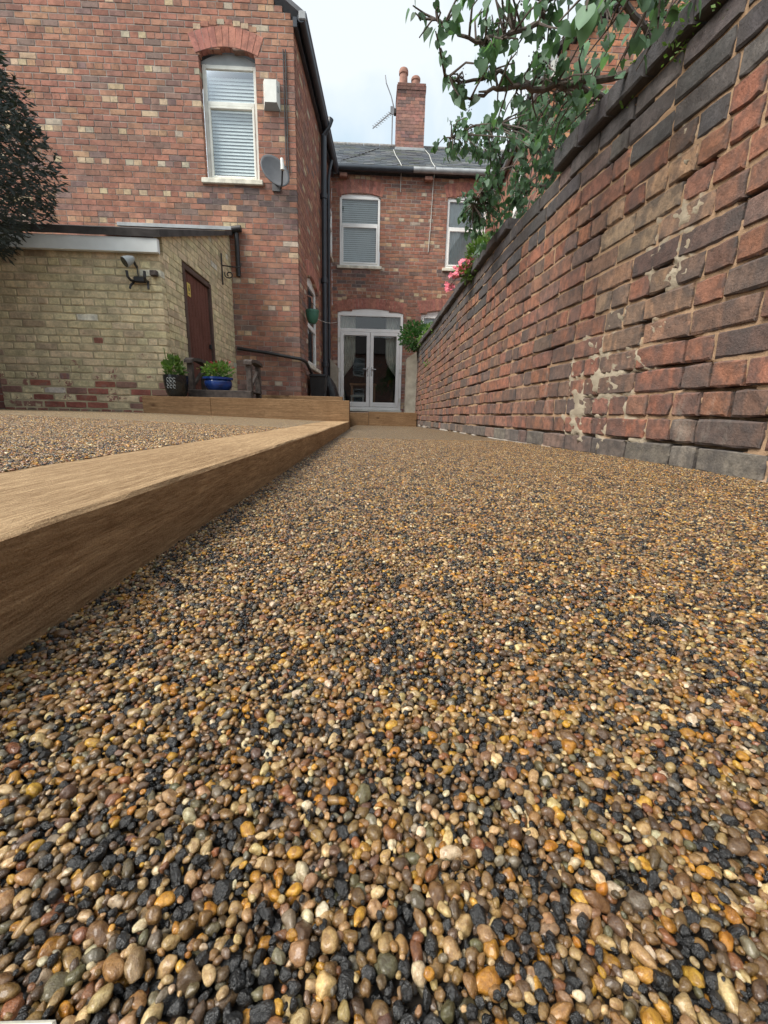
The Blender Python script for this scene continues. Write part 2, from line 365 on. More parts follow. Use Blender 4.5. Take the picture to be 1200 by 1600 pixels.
# ------------------------------------------------------------------ bricks
def brick_geo(u0, u1, v0, v1, dep, style, rnd, jit, proud, bev):
    """one brick in wall coordinates (u along, v up, w outward)"""
    V, F, E = [], [], []
    if style == 'far':
        p = proud
        for (u, v, w) in ((u0, v0, p), (u1, v0, p), (u1, v1, p), (u0, v1, p), (u0, v0, -dep), (u1, v0, -dep), (u1, v1, -dep), (u0, v1, -dep)):
            V.append((u, v, w)); E.append(0.3)
        F = [(0, 1, 2, 3), (4, 5, 1, 0), (5, 6, 2, 1), (6, 7, 3, 2), (7, 4, 0, 3)]
        return V, F, E
    nu, nv = (3, 2) if style == 'near' else (1, 1)
    j = lambda a: rnd.uniform(-a, a)
    front = {}
    tilt = j(jit*0.5); tilv = j(jit*0.5)
    for b in range(nv+1):
        for a in range(nu+1):
            fu, fv = a/nu, b/nv
            cr = (fu in (0, 1)) and (fv in (0, 1))
            ins = bev*(1.5 if cr else 1.0)
            u = u0+bev + (u1-u0-2*bev)*fu; v = v0+bev + (v1-v0-2*bev)*fv
            if cr:
                u += (1 if fu == 0 else -1)*bev*0.5*rnd.random(); v += (1 if fv == 0 else -1)*bev*0.5*rnd.random()
            w = proud + tilt*(fu-0.5) + tilv*(fv-0.5) + j(jit*0.35)
            front[a, b] = len(V); V.append((u+j(jit*0.4), v+j(jit*0.4), w)); E.append(0.45 if (fu in (0, 1) or fv in (0, 1)) else 0.0)
    for b in range(nv):
        for a in range(nu):
            F.append((front[a, b], front[a+1, b], front[a+1, b+1], front[a, b+1]))
    ring = [(a, 0) for a in range(nu)] + [(nu, b) for b in range(nv)] + [(a, nv) for a in range(nu, 0, -1)] + [(0, b) for b in range(nv, 0, -1)]
    ri, rb = [], []
    for (a, b) in ring:
        u = u0 + (u1-u0)*a/nu + j(jit*0.6); v = v0 + (v1-v0)*b/nv + j(jit*0.6)
        cr = a in (0, nu) and b in (0, nv)
        if cr: u += (1 if a == 0 else -1)*jit*0.9*rnd.random(); v += (1 if b == 0 else -1)*jit*0.9*rnd.random()
        ri.append(len(V)); V.append((u, v, proud-bev)); E.append(1.0)
        rb.append(len(V)); V.append((u, v, -dep)); E.append(1.0)
    n = len(ring)
    for k in range(n):
        k2 = (k+1) % n
        F.append((ri[k], ri[k2], front[ring[k2]], front[ring[k]])); F.append((rb[k], rb[k2], ri[k2], ri[k]))
    return V, F, E

def lay_bricks(parent, mapf, rows, spans, colour, Lb, joint, dep, style, material, rnd, is_header, n_ind=300, jit=0.0015, proud=0.0, bev=0.004,
               mortar_m=None, mortar_w=-0.007, normal_at=None, proud_var=0.002, piece='brick', bulk='brickwork', mix=0.0):
    """lays courses of separate bricks; the n_ind that show largest are objects, the rest one joined part"""
    todo = []; mo = MB()
    for ri, (z0, z1) in enumerate(rows):
        zc = (z0+z1)/2; hd = is_header(ri)
        for (ua, ub) in spans(zc):
            if ub-ua < 0.03: continue
            step = (Lb/2 if hd else Lb)
            off = ((ri % 2)*0.5*step + (0.25*step if hd else 0)) + rnd.uniform(-0.015, 0.015)
            edges = [ua]; u = math.floor((ua-off)/step)*step + off
            while u < ub:
                e = u + rnd.uniform(-0.006, 0.006)
                if e > ua+0.05 and e < ub-0.05: edges.append(e)
                u += step*(0.5 if (not hd and mix and rnd.random() < mix) else 1.0)
            edges.append(ub)
            for i in range(len(edges)-1):
                a, b = edges[i], edges[i+1]
                todo.append((a + (joint/2 if i else 0), b - (joint/2 if i < len(edges)-2 else 0), z0+joint/2, z1-joint/2, ri, hd))
            if mortar_m is not None:
                q = []
                for (u, v, w) in ((ua+0.006, z0, mortar_w), (ub-0.006, z0, mortar_w), (ub-0.006, z1, mortar_w), (ua+0.006, z1, mortar_w),
                                  (ua+0.006, z0, -dep), (ub-0.006, z0, -dep), (ub-0.006, z1, -dep), (ua+0.006, z1, -dep)): q.append(mapf(u, v, w))
                mo.add(q, [(0, 1, 2, 3), (4, 0, 3, 7), (1, 5, 6, 2)])
    def size(t):
        c = mapf((t[0]+t[1])/2, (t[2]+t[3])/2, 0); q = px_of(c)
        if q is None or not (-30 < q[0] < 1230 and -30 < q[1] < 1630): return 0.0
        p1 = px_of(mapf(t[0], (t[2]+t[3])/2, 0)); p2 = px_of(mapf(t[1], (t[2]+t[3])/2, 0))
        p3 = px_of(mapf((t[0]+t[1])/2, t[2], 0)); p4 = px_of(mapf((t[0]+t[1])/2, t[3], 0))
        if None in (p1, p2, p3, p4): return 0.0
        return abs((p2[0]-p1[0])*(p4[1]-p3[1]) - (p2[1]-p1[1])*(p4[0]-p3[0]))
    order = sorted(range(len(todo)), key=lambda i: -size(todo[i]))
    ind = set(i for i in order[:n_ind] if size(todo[i]) > 45)
    bv, bf, bc, be = [], [], [], []
    for i, t in enumerate(todo):
        near = i in ind
        st = style if near else ('mid' if style == 'near' else 'far')
        V, F, E = brick_geo(t[0], t[1], t[2], t[3], dep, st, rnd, jit, proud + rnd.uniform(-proud_var, proud_var), bev)
        P = [mapf(*p) for p in V]
        c = colour(t[4], t[5], (t[0]+t[1])/2, (t[2]+t[3])/2, rnd); c = (c[0], c[1], c[2], rnd.random())
        if near:
            mesh_obj(piece, P, F, material, parent, cols=[c]*len(P), edge=E)
        else:
            k = len(bv); bv += P; bf += [tuple(x+k for x in f) for f in F]; bc += [c]*len(P); be += E
    if bv: mesh_obj(bulk, bv, bf, material, parent, cols=bc, edge=be, kind='stuff')
    if mortar_m is not None and mo.v: mo.build('mortar', mortar_m, parent)

def courses(z0, z1, c):
    n = max(1, round((z1-z0)/c)); h = (z1-z0)/n
    return [(z0+i*h, z0+(i+1)*h) for i in range(n)]

class Hole:
    """opening with a segmental arched head: uc, half width, sill, springing, rise"""
    def __init__(s, u0, u1, z0, zs, rise): s.u0, s.u1, s.z0, s.zs, s.rise = u0, u1, z0, zs, rise
    def span(s, z):
        if z < s.z0 or z > s.zs+s.rise: return None
        if z <= s.zs or s.rise <= 0: return (s.u0, s.u1)
        h = (s.u1-s.u0)/2; k = sqrt(max(0, 1-(z-s.zs)/s.rise)); uc = (s.u0+s.u1)/2
        return (uc-h*k, uc+h*k)
def make_spans(u0, u1, holes, limit=None):
    def f(z):
        a, b = (u0, u1) if limit is None else limit(z)
        if b <= a: return []
        segs = [(a, b)]
        for h in holes:
            hs = h.span(z)
            if hs is None: continue
            ns = []
            for (p, q) in segs:
                if hs[1] <= p or hs[0] >= q: ns.append((p, q)); continue
                if hs[0] > p: ns.append((p, hs[0]))
                if hs[1] < q: ns.append((hs[1], q))
            segs = ns
        return segs
    return f
def plane_map(O, ud, n):
    O = Vector(O); ud = Vector(ud).normalized(); n = Vector(n).normalized()
    return lambda u, v, w: tuple(O + ud*u + n*w + Vector((0, 0, v)))

def arch_of(parent, mapf, hole, thick, col, rnd, material, dep=0.10, proud=0.005, n=None, skew=False):
    """ring of brick voussoirs over an opening, each a part"""
    w = hole.u1-hole.u0+0.08; uc = (hole.u0+hole.u1)/2; rise = max(hole.rise, 0.02)
    rad = ((w/2)**2 + rise**2)/(2*rise); cz = hole.zs + rise - rad; a0 = math.asin((w/2)/rad)
    n = n or max(5, int(round(w/0.082)))
    for i in range(n):
        t0 = -a0 + 2*a0*(i+0.04)/n; t1 = -a0 + 2*a0*(i+0.96)/n
        V = []
        for ww in (proud+rnd.uniform(-0.002, 0.002), -dep):
            for (t, r) in ((t0, rad), (t1, rad), (t1, rad+thick), (t0, rad+thick)):
                V.append(mapf(uc + r*sin(t), cz + r*cos(t), ww))
        c = col(rnd)
        mesh_obj('arch_brick', V, [(0, 1, 2, 3), (5, 4, 7, 6), (4, 5, 1, 0), (5, 6, 2, 1), (6, 7, 3, 2), (7, 4, 0, 3)], material, parent,
                 cols=[(*c, rnd.random())]*8, edge=[0.2]*8)
    # mortar behind the ring
    mo = MB(); k = 16
    for i in range(k):
        t0 = -a0 + 2*a0*i/k; t1 = -a0 + 2*a0*(i+1)/k
        V = [mapf(uc + r*sin(t), cz + r*cos(t), proud-0.006) for (t, r) in ((t0, rad-0.002), (t1, rad-0.002), (t1, rad+thick+0.006), (t0, rad+thick+0.006))]
        mo.add(V, [(0, 1, 2, 3)])
    mo.build('arch_mortar', M['mortar'], parent)

def window(parent, mapf, u0, u1, z0, z1, split, back=0.085, fw_=0.055, m='upvc', blind=True, rise=0.0, slat_from=0.0, name='window', opener=True, sill_w=0.06, sill=True, dark=False):
    """framed window set back in its opening: frame, panes, blind, sill"""
    fr = MB(); B = lambda a, b, c, d, w0, w1, bev=0.006: fr.box(a, b, c, d, w0, w1, bev, fr=lambda x, y, z: mapf(x, y, z))
    w0, w1 = -back-0.05, -back
    B(u0, u0+fw_, z0, z1, w0, w1); B(u1-fw_, u1, z0, z1, w0, w1)
    B(u0+fw_, u1-fw_, z0, z0+fw_, w0, w1); B(u0+fw_, u1-fw_, z1-fw_, z1, w0, w1)
    if split: B(u0+fw_, u1-fw_, split-fw_*0.5, split+fw_*0.5, w0, w1+0.004)
    s0 = (split-fw_*0.5) if split else z1-fw_
    if opener:   # the sash inside the lower light
        e = 0.035
        B(u0+fw_, u0+fw_+e, z0+fw_, s0, w0+0.012, w1+0.010); B(u1-fw_-e, u1-fw_, z0+fw_, s0, w0+0.012, w1+0.010)
        B(u0+fw_+e, u1-fw_-e, z0+fw_, z0+fw_+e, w0+0.012, w1+0.010); B(u0+fw_+e, u1-fw_-e, s0-e, s0, w0+0.012, w1+0.010)
    if rise > 0:   # infill board following the arch
        k = 10; V = []; F = []
        for i in range(k+1):
            f = i/k; u = u0 + (u1-u0)*f; zt = z1 + rise*(1-(2*f-1)**2) + 0.03
            for w in (w1-0.004, w0): V += [mapf(u, z1-0.002, w), mapf(u, zt, w)]
        for i in range(k): F.append((4*i, 4*i+4, 4*i+5, 4*i+1)); F.append((4*i+1, 4*i+5, 4*i+7, 4*i+3))
        hd_ = MB().add(V, F)
    f = fr.build(name, M[m], parent)
    if rise > 0: hd_.build('head_infill', M['grey_plastic' if m == 'upvc_aged' else m], f)  # grey on the aged frame carries the shade of the arch recess
    for (a, b) in ([(z0+fw_, s0)] + ([(split+fw_*0.5, z1-fw_)] if split else [])):
        g = MB(); g.add([mapf(u0+fw_*0.8, a-0.008, w1-0.02), mapf(u1-fw_*0.8, a-0.008, w1-0.02), mapf(u1-fw_*0.8, b+0.008, w1-0.02), mapf(u0+fw_*0.8, b+0.008, w1-0.02)], [(0, 1, 2, 3)])
        g.build('pane', M['glass'], f)
    if sill:
        s = MB(); s.box(u0-0.06, u1+0.06, z0-sill_w-0.012, z0-0.003, -back-0.02, 0.045, 0.008, fr=lambda x, y, z: mapf(x, y, z)); s.build('sill', M['sill'], f)
    if blind == 'sky_sheet':  # pale rippled sheet added in place of the sky reflected in the glass
        V = []; k = 30
        for i in range(k+1):
            u = u0+fw_ + (u1-u0-2*fw_)*i/k; w = w0-0.05+0.012*sin(i*1.9)
            V += [mapf(u, z0+fw_, w), mapf(u, z1-fw_, w)]
        mesh_obj('sky_reflection_sheet', V, [(2*i, 2*i+2, 2*i+3, 2*i+1) for i in range(k)], M['blind'], f, smooth=True)
    elif blind:
        b = MB(); z = z0+fw_; p = 0.045
        while z < z1-fw_*1.4 - slat_from:
            b.add([mapf(u0+fw_, z, w0-0.034), mapf(u1-fw_, z, w0-0.034), mapf(u1-fw_, z+p*0.98, w0-0.050), mapf(u0+fw_, z+p*0.98, w0-0.050)], [(0, 1, 2, 3)]); z += p
        b.build('blind', M['blind'], f)
    d = MB(); q = -back-0.5
    V = [mapf(u, v, w) for w in (w0, q) for (u, v) in ((u0, z0), (u1, z0), (u1, z1), (u0, z1))]
    d.add(V, [(4, 5, 6, 7), (0, 1, 5, 4), (1, 2, 6, 5), (2, 3, 7, 6), (3, 0, 4, 7)]); d.build('room_recess', M['dark_room'], f)
    return f

RED = [((0.335, 0.150, 0.096), 5), ((0.298, 0.134, 0.088), 5), ((0.36, 0.178, 0.112), 3), ((0.268, 0.138, 0.098), 3.5), ((0.228, 0.140, 0.108), 2), ((0.375, 0.205, 0.12), 1.5), ((0.18, 0.130, 0.112), 1)]
def pick(pal, rnd, j=0.14):
    x = rnd.random()*sum(w for _, w in pal)
    for c, w in pal:
        x -= w
        if x <= 0: break
    k = 1 + rnd.uniform(-j, j); return (c[0]*k, c[1]*k*(1+rnd.uniform(-0.05, 0.05)), c[2]*k)
BUFF = [((0.53, 0.42, 0.28), 3), ((0.47, 0.35, 0.23), 2), ((0.44, 0.39, 0.31), 1.5), ((0.42, 0.24, 0.15), 3)]
def soften(pal, k):
    w = sum(b for _, b in pal); m = [sum(c[i]*b for c, b in pal)/w for i in range(3)]
    return [(tuple(c[i]*(1-k)+m[i]*k for i in range(3)), b) for c, b in pal]
RED = [((c[0]*1.02, c[1]*1.06, c[2]*1.14), w) for c, w in soften(RED, 0.22)]; BUFF = soften(BUFF, 0.2)
def house_col(every, off=0, p=0.3, stains=()):
    def f(ri, hd, u, z, rnd):
        for (a, b, c, d) in stains:       # sooty run-off below sills
            if a < u < b and c < z < d and rnd.random() < 0.35 + 0.6*(z-c)/(d-c): return pick([((0.15, 0.115, 0.11), 2), ((0.20, 0.13, 0.115), 1)], rnd)
        if hd and rnd.random() < p: return pick(BUFF, rnd)
        if rnd.random() < 0.022: return pick(BUFF, rnd)
        if z < 1.2 and rnd.random() < 0.35: return pick([((0.27, 0.145, 0.12), 1), ((0.30, 0.20, 0.17), 1)], rnd)
        return pick(RED, rnd)
    return f
def arch_col(rnd): return pick([((0.42, 0.185, 0.14), 3), ((0.37, 0.165, 0.13), 2)], rnd, 0.1)

# ================================================================== GROUND
WX = [(-0.3, 1.06), (0.4, 1.06), (1.4, 1.055), (2.4, 1.0), (3.2, 0.96), (4.8, 0.915), (6.0, 0.885), (8.3, 0.86), (9.5, 0.85)]
def wall_x(y): return float(np.interp(y, [a for a, _ in WX], [b for _, b in WX]))
def path_z(x, y): return -0.035*min(max((y-4.5)/3.5, 0), 1) + 0.012*min(max((x-0.5)/0.5, 0), 1)*max(0, 1-abs(y-1.6)/2.0)
def terr_z(x, y): return 0.079 + 0.045*min(max((-x-0.45)/1.9, 0), 1)
TX0, TX1 = -0.47, -0.235            # near timber edging, inner and outer face

def gravel_ground_mat(name='resin_gravel_surface', k=1.15):
    """the resin-bound mix where single stones get too small to pick apart"""
    m, t, b = mat(name); p = pos(t)
    v = t.nodes.new('ShaderNodeTexVoronoi'); v.inputs['Scale'].default_value = 190; t.links.new(p, v.inputs['Vector'])
    s = t.nodes.new('ShaderNodeSeparateColor'); t.links.new(v.outputs['Color'], s.inputs[0])
    r = ramp(t, s.outputs[0], [(0.0, (0.022, 0.023, 0.026)), (0.26, (0.03, 0.03, 0.032)), (0.27, (0.15, 0.097, 0.055)), (0.45, (0.22, 0.14, 0.072)), (0.46, (0.30, 0.195, 0.10)),
                               (0.62, (0.34, 0.25, 0.15)), (0.63, (0.16, 0.12, 0.10)), (0.80, (0.24, 0.20, 0.17)), (0.81, (0.34, 0.17, 0.05)), (0.90, (0.4, 0.24, 0.08)), (0.91, (0.50, 0.42, 0.30)), (1.0, (0.52, 0.44, 0.32))])
    r.color_ramp.interpolation = 'LINEAR'
    d = ramp(t, v.outputs['Distance'], [(0.3, 1.0), (0.75, 0.35)]).outputs['Color']
    c = mixc(t, 1.0, mixc(t, 1.0, r.outputs['Color'], (k, k*0.98, k*0.88), 'MULTIPLY'), d, 'MULTIPLY')
    t.links.new(c, b.inputs['Base Color']); b.inputs['Roughness'].default_value = 0.45
    iv = t.nodes.new('ShaderNodeMath'); iv.operation = 'SUBTRACT'; iv.inputs[0].default_value = 1; t.links.new(v.outputs['Distance'], iv.inputs[1])
    bump(t, b, iv.outputs[0], 0.9, 0.004)
    return m
M['gravel_far'] = gravel_ground_mat(); M['gravel_terrace'] = gravel_ground_mat('terrace_gravel_surface', 1.55)
M['resin'] = simple('dark_resin', (0.022, 0.017, 0.013), 0.75, var=0.4, scale=60, spec=0.2)

def grid_mesh(name, xs, ys, zf, m, lab=None, kind='structure'):
    V = []; F = []
    for y in ys:
        for x in xs(y): V.append((x, y, zf(x, y)))
    n = len(xs(ys[0]))
    for j in range(len(ys)-1):
        for i in range(n-1): F.append((j*n+i, j*n+i+1, (j+1)*n+i+1, (j+1)*n+i))
    o = mesh_obj(name, V, F, m, smooth=True); o['kind'] = kind
    return o
big = mesh_obj('ground', [(-60, -60, -0.12), (60, -60, -0.12), (60, 60, -0.12), (-60, 60, -0.12)], [(0, 1, 2, 3)], M['soil_dark']); big['kind'] = 'structure'
PATH_N, TERR_N = 2.9, 2.3           # up to here every stone is modelled
ysn = list(np.linspace(-0.7, PATH_N, 30)); ysb = list(np.linspace(-9.0, -0.7, 8)); ysf = list(np.linspace(PATH_N, 8.0, 40))
grid_mesh('path_bed', lambda y: list(np.linspace(TX1-0.03, wall_x(y)+0.05, 10)), ysn, lambda x, y: path_z(x, y)-0.0048, M['resin'])
grid_mesh('path', lambda y: list(np.linspace(TX1-0.03, wall_x(y)+0.05, 10)), ysf, path_z, M['gravel_far'])
grid_mesh('path', lambda y: list(np.linspace(TX1-0.03, 1.6, 10)), ysb, lambda x, y: 0.0, M['gravel_far'])
grid_mesh('terrace', lambda y: list(np.linspace(-4.3, TX0+0.02, 14)), ysb, terr_z, M['gravel_far'])
grid_mesh('terrace_bed', lambda y: list(np.linspace(-4.3, TX0+0.02, 14)), list(np.linspace(-0.7, TERR_N, 16)), lambda x, y: terr_z(x, y)-0.0048, M['resin'])
grid_mesh('terrace', lambda y: list(np.linspace(-4.3, TX0+0.02, 14)), list(np.linspace(TERR_N, 5.2, 16)), terr_z, M['gravel_terrace'])
for nm, x0, x1, y0, y1, z0, z1, mm in (('raised_bed', -2.24, -0.45, 4.9, 8.2, -0.1, 0.285, 'gravel_far'), ('door_platform', -0.45, 0.83, 7.87, 11.4, -0.1, 0.2, 'concrete')):
    b = MB().box(x0, x1, y0, y1, z0, z1); o = b.build(nm, M[mm]); o['kind'] = 'structure'

# ---- the stones themselves
PEB = [((0.15, 0.093, 0.040), 15), ((0.225, 0.138, 0.052), 15), ((0.33, 0.160, 0.022), 6), ((0.42, 0.245, 0.038), 5.5), ((0.44, 0.345, 0.18), 9), ((0.31, 0.222, 0.105), 11),
       ((0.095, 0.066, 0.040), 12), ((0.16, 0.145, 0.11), 6), ((0.20, 0.092, 0.042), 6), ((0.125, 0.078, 0.056), 3), ((0.27, 0.172, 0.092), 7), ((0.48, 0.43, 0.31), 3), ((0.10, 0.095, 0.055), 4)]
def pebble_mat():
    m, t, b = mat('pebble'); a = attr(t, 'pcol', 'INSTANCER'); tcn = t.nodes.new('ShaderNodeTexCoord')
    oi = t.nodes.new('ShaderNodeObjectInfo')
    n = noise_n(t, pos(t), 420, 4, 0.65); n2 = noise_n(t, pos(t), 1900, 3, 0.7)
    c = mixc(t, ramp(t, n.outputs['Fac'], [(0.40, 0.0), (0.62, 0.9)]).outputs['Color'], a.outputs['Color'], mixc(t, 1.0, a.outputs['Color'], (0.50, 0.42, 0.36), 'MULTIPLY'))
    c = mixc(t, ramp(t, n2.outputs['Fac'], [(0.5, 0.0), (0.72, 0.7)]).outputs['Color'], c, mixc(t, 1.0, c, (1.6, 1.5, 1.35), 'MULTIPLY'))
    t.links.new(c, b.inputs['Base Color']); b.inputs['Roughness'].default_value = 0.25; b.inputs['Specular IOR Level'].default_value = 0.45
    b.inputs['Coat Weight'].default_value = 0.4; b.inputs['Coat Roughness'].default_value = 0.12
    bump(t, b, n2.outputs['Fac'], 0.6, 0.0008)
    return m
M['pebble'] = pebble_mat()
def chip_mat():
    m, t, b = mat('black_chip'); a = attr(t, 'pcol', 'INSTANCER')
    n = noise_n(t, pos(t), 1300, 5, 0.75)
    c = mixc(t, ramp(t, n.outputs['Fac'], [(0.52, 0.0), (0.72, 1.0)]).outputs['Color'], a.outputs['Color'], mixc(t, 1.0, a.outputs['Color'], (2.6, 2.6, 2.5), 'MULTIPLY'))
    t.links.new(c, b.inputs['Base Color']); b.inputs['Roughness'].default_value = 0.17; b.inputs['Specular IOR Level'].default_value = 0.6
    bump(t, b, noise_n(t, pos(t), 620, 4, 0.65).outputs['Fac'], 0.7, 0.0022); return m
M['chip'] = chip_mat()
import bmesh
stones = bpy.data.collections.new('stone_shapes')
def stone(i, angular):
    bm = bmesh.new(); bmesh.ops.create_icosphere(bm, subdivisions=3, radius=1.0)
    rr = random.Random(100+i); off = Vector((rr.uniform(-9, 9), rr.uniform(-9, 9), rr.uniform(-9, 9)))
    ax = (1.0, rr.uniform(0.62, 0.92), rr.uniform(0.5, 0.78))
    planes = [(Vector((rr.gauss(0, 1), rr.gauss(0, 1), rr.gauss(0, 1))).normalized(), rr.uniform(0.6, 0.85)) for _ in range(10 if angular else 6)]
    for v in bm.verts:
        p = v.co.copy()
        if not angular: p *= 1 + 0.34*mnoise.noise(p*0.9+off) + 0.14*mnoise.noise(p*2.1+off)
        else: p *= 1.08 + 0.30*mnoise.noise(p*1.3+off) + 0.20*mnoise.noise(p*3.1+off)
        for n, d in planes:
            k = p.dot(n); dd = d + (0 if angular else 0.14)
            if k > dd: p -= n*(k-dd)*(0.8 if angular else 0.8)
        v.co = (p.x*ax[0], p.y*ax[1], p.z*ax[2])
    me = bpy.data.meshes.new('pebble'); bm.to_mesh(me); bm.free()
    me.polygons.foreach_set('use_smooth', [True]*len(me.polygons)); me.materials.append(M['chip' if angular else 'pebble'])
    o = bpy.data.objects.new('pebble_%02d' % i, me); stones.objects.link(o)
NR, NA = 16, 7
for i in range(NR+NA): stone(i, i >= NR)

def dart_tile(T, seed):
    """periodic packing of discs, big ones first"""
    rr = np.random.default_rng(seed); cell = 0.0030; n = int(T/cell); cell = T/n
    g = {}; P = []
    rad = np.concatenate([rr.uniform(0.0026, 0.0033, 330), rr.uniform(0.0018, 0.0026, 12000), rr.uniform(0.0012, 0.0018, 60000), rr.uniform(0.0008, 0.0012, 50000)])
    xy = rr.random((len(rad), 2))*T
    for r, (x, y) in zip(rad.tolist(), xy.tolist()):
        cx, cy = int(x/cell), int(y/cell); ok = True
        for dx in (-2, -1, 0, 1, 2):
            for dy in (-2, -1, 0, 1, 2):
                for (px, py, pr) in g.get(((cx+dx) % n, (cy+dy) % n), ()):
                    ex = abs(px-x); ey = abs(py-y); ex = min(ex, T-ex); ey = min(ey, T-ey)
                    if ex*ex+ey*ey < (0.84*(pr+r))**2: ok = False; break
                if not ok: break
            if not ok: break
        if ok: g.setdefault((cx % n, cy % n), []).append((x, y, r)); P.append((x, y, r))
    return np.array(P)
TILE = 0.32
tile = dart_tile(TILE, 5)
def scatter(name, x0, x1, y0, y1, inside, zf, seed, label, lower=False, tint=1.0):
    rr = np.random.default_rng(seed); allp = []
    for i in range(int(math.floor(x0/TILE)), int(math.ceil(x1/TILE))):
        for j in range(int(math.floor(y0/TILE)), int(math.ceil(y1/TILE))):
            t = tile.copy()
            if lower: t[:, 0] = (t[:, 1]+0.11) % TILE; t[:, 1] = (tile[:, 0]+0.07) % TILE
            # the tile is periodic, so shifts keep the packing; neighbours share the shift
            t[:, 0] += i*TILE; t[:, 1] += j*TILE; allp.append(t)
    P = np.concatenate(allp); P = P[(P[:, 0] > x0) & (P[:, 0] < x1) & (P[:, 1] > y0) & (P[:, 1] < y1)]
    P = P[inside(P[:, 0], P[:, 1])]
    n = len(P); r = P[:, 2]
    jitter = rr.normal(0, 0.0004, (n, 2)); X = P[:, 0]+jitter[:, 0]; Y = P[:, 1]+jitter[:, 1]
    Z = np.array([zf(a, b) for a, b in zip(X, Y)]) - r*0.58 + rr.normal(0, 0.0007, n) + (rr.random(n) < 0.06)*0.0012
    w = np.array([q for _, q in PEB], float); w /= w.sum()
    ci = rr.choice(len(PEB), n, p=w); C = np.array([c for c, _ in PEB])[ci]
    # black chips tend to gather
    cl = np.array([mnoise.noise(Vector((a*28, b*28, seed))) for a, b in zip(X, Y)])
    blk = rr.random(n) < np.clip(0.29 + 0.50*cl, 0.05, 0.85)
    C = C*rr.uniform(0.75, 1.25, (n, 1))*rr.uniform(0.93, 1.07, (n, 3))
    C *= np.array((1.14, 1.06, 0.97))*tint
    C[blk] = np.array((0.012, 0.012, 0.012))*rr.uniform(0.6, 2.2, (blk.sum(), 1))*tint
    col = np.concatenate([np.clip(C, 0, 1), np.ones((n, 1))], 1).astype(np.float32)
    pid = np.where(blk, rr.integers(NR, NR+NA, n), rr.integers(0, NR, n)).astype(np.int32)
    rot = np.stack([rr.normal(0, 0.24, n), rr.normal(0, 0.24, n), rr.uniform(0, 2*pi, n)], 1).astype(np.float32)
    st = rr.uniform(0.9, 1.18, (n, 1)); el = np.where(rr.random((n, 1)) < 0.16, 1.35, 1.0)
    scl = (np.where(blk, 0.88, 1.0)[:, None]*r[:, None]*1.2*np.concatenate([st*el, st, st*rr.uniform(0.85, 1.25, (n, 1))], 1)).astype(np.float32)
    me = bpy.data.meshes.new(name); me.vertices.add(n)
    me.vertices.foreach_set('co', np.stack([X, Y, Z], 1).astype(np.float32).ravel())
    a = me.attributes.new('pcol', 'FLOAT_COLOR', 'POINT'); a.data.foreach_set('color', col.ravel())
    a = me.attributes.new('pid', 'INT', 'POINT'); a.data.foreach_set('value', pid)
    a = me.attributes.new('rot', 'FLOAT_VECTOR', 'POINT'); a.data.foreach_set('vector', rot.ravel())
    a = me.attributes.new('scl', 'FLOAT_VECTOR', 'POINT'); a.data.foreach_set('vector', scl.ravel())
    me.materials.append(M['pebble'])
    o = bpy.data.objects.new(name, me); COL.objects.link(o); o['kind'] = 'stuff'; tag(o, label, 'gravel')
    md = o.modifiers.new('stones', 'NODES'); md.node_group = SCAT
    return n
def scat_group():
    g = bpy.data.node_groups.new('stone_scatter', 'GeometryNodeTree')
    g.interface.new_socket('Geometry', in_out='INPUT', socket_type='NodeSocketGeometry'); g.interface.new_socket('Geometry', in_out='OUTPUT', socket_type='NodeSocketGeometry')
    gi = g.nodes.new('NodeGroupInput'); go = g.nodes.new('NodeGroupOutput'); ip = g.nodes.new('GeometryNodeInstanceOnPoints')
    ci = g.nodes.new('GeometryNodeCollectionInfo'); ci.inputs['Collection'].default_value = stones
    ci.inputs['Separate Children'].default_value = True; ci.inputs['Reset Children'].default_value = True
    def na(nm, ty):
        q = g.nodes.new('GeometryNodeInputNamedAttribute'); q.data_type = ty; q.inputs['Name'].default_value = nm
        return next(s for s in q.outputs if s.enabled and s.name == 'Attribute')
    e2r = g.nodes.new('FunctionNodeEulerToRotation')
    g.links.new(gi.outputs[0], ip.inputs['Points']); g.links.new(ci.outputs[0], ip.inputs['Instance']); ip.inputs['Pick Instance'].default_value = True
    g.links.new(na('pid', 'INT'), ip.inputs['Instance Index']); g.links.new(na('rot', 'FLOAT_VECTOR'), e2r.inputs[0])
    g.links.new(e2r.outputs[0], ip.inputs['Rotation']); g.links.new(na('scl', 'FLOAT_VECTOR'), ip.inputs['Scale'])
    g.links.new(ip.outputs[0], go.inputs[0]); return g
SCAT = scat_group()
wxs = np.array([a for a, _ in WX]); wxv = np.array([b for _, b in WX])
scatter('gravel', TX1-0.01, 1.12, -0.45, PATH_N+0.05, lambda x, y: (x < np.interp(y, wxs, wxv)+0.02), path_z, 3,
        'brown, ochre, cream and black pebbles of the shiny resin-bound path')
scatter('gravel', TX1-0.005, 1.0, -0.12, 0.95, lambda x, y: (np.abs(x-0.035) < 0.12+1.05*np.maximum(y, 0)+0.05), lambda x, y: path_z(x, y)-0.0027, 9,
        'lower layer of brown and black pebbles seen down between the surface stones', True)
scatter('gravel', -2.4, TX0+0.004, 0.25, TERR_N+0.05, lambda x, y: (-x < 0.6+1.02*y), terr_z, 4,
        'paler pebbles of the raised terrace behind the long timber edging', False, 1.3)

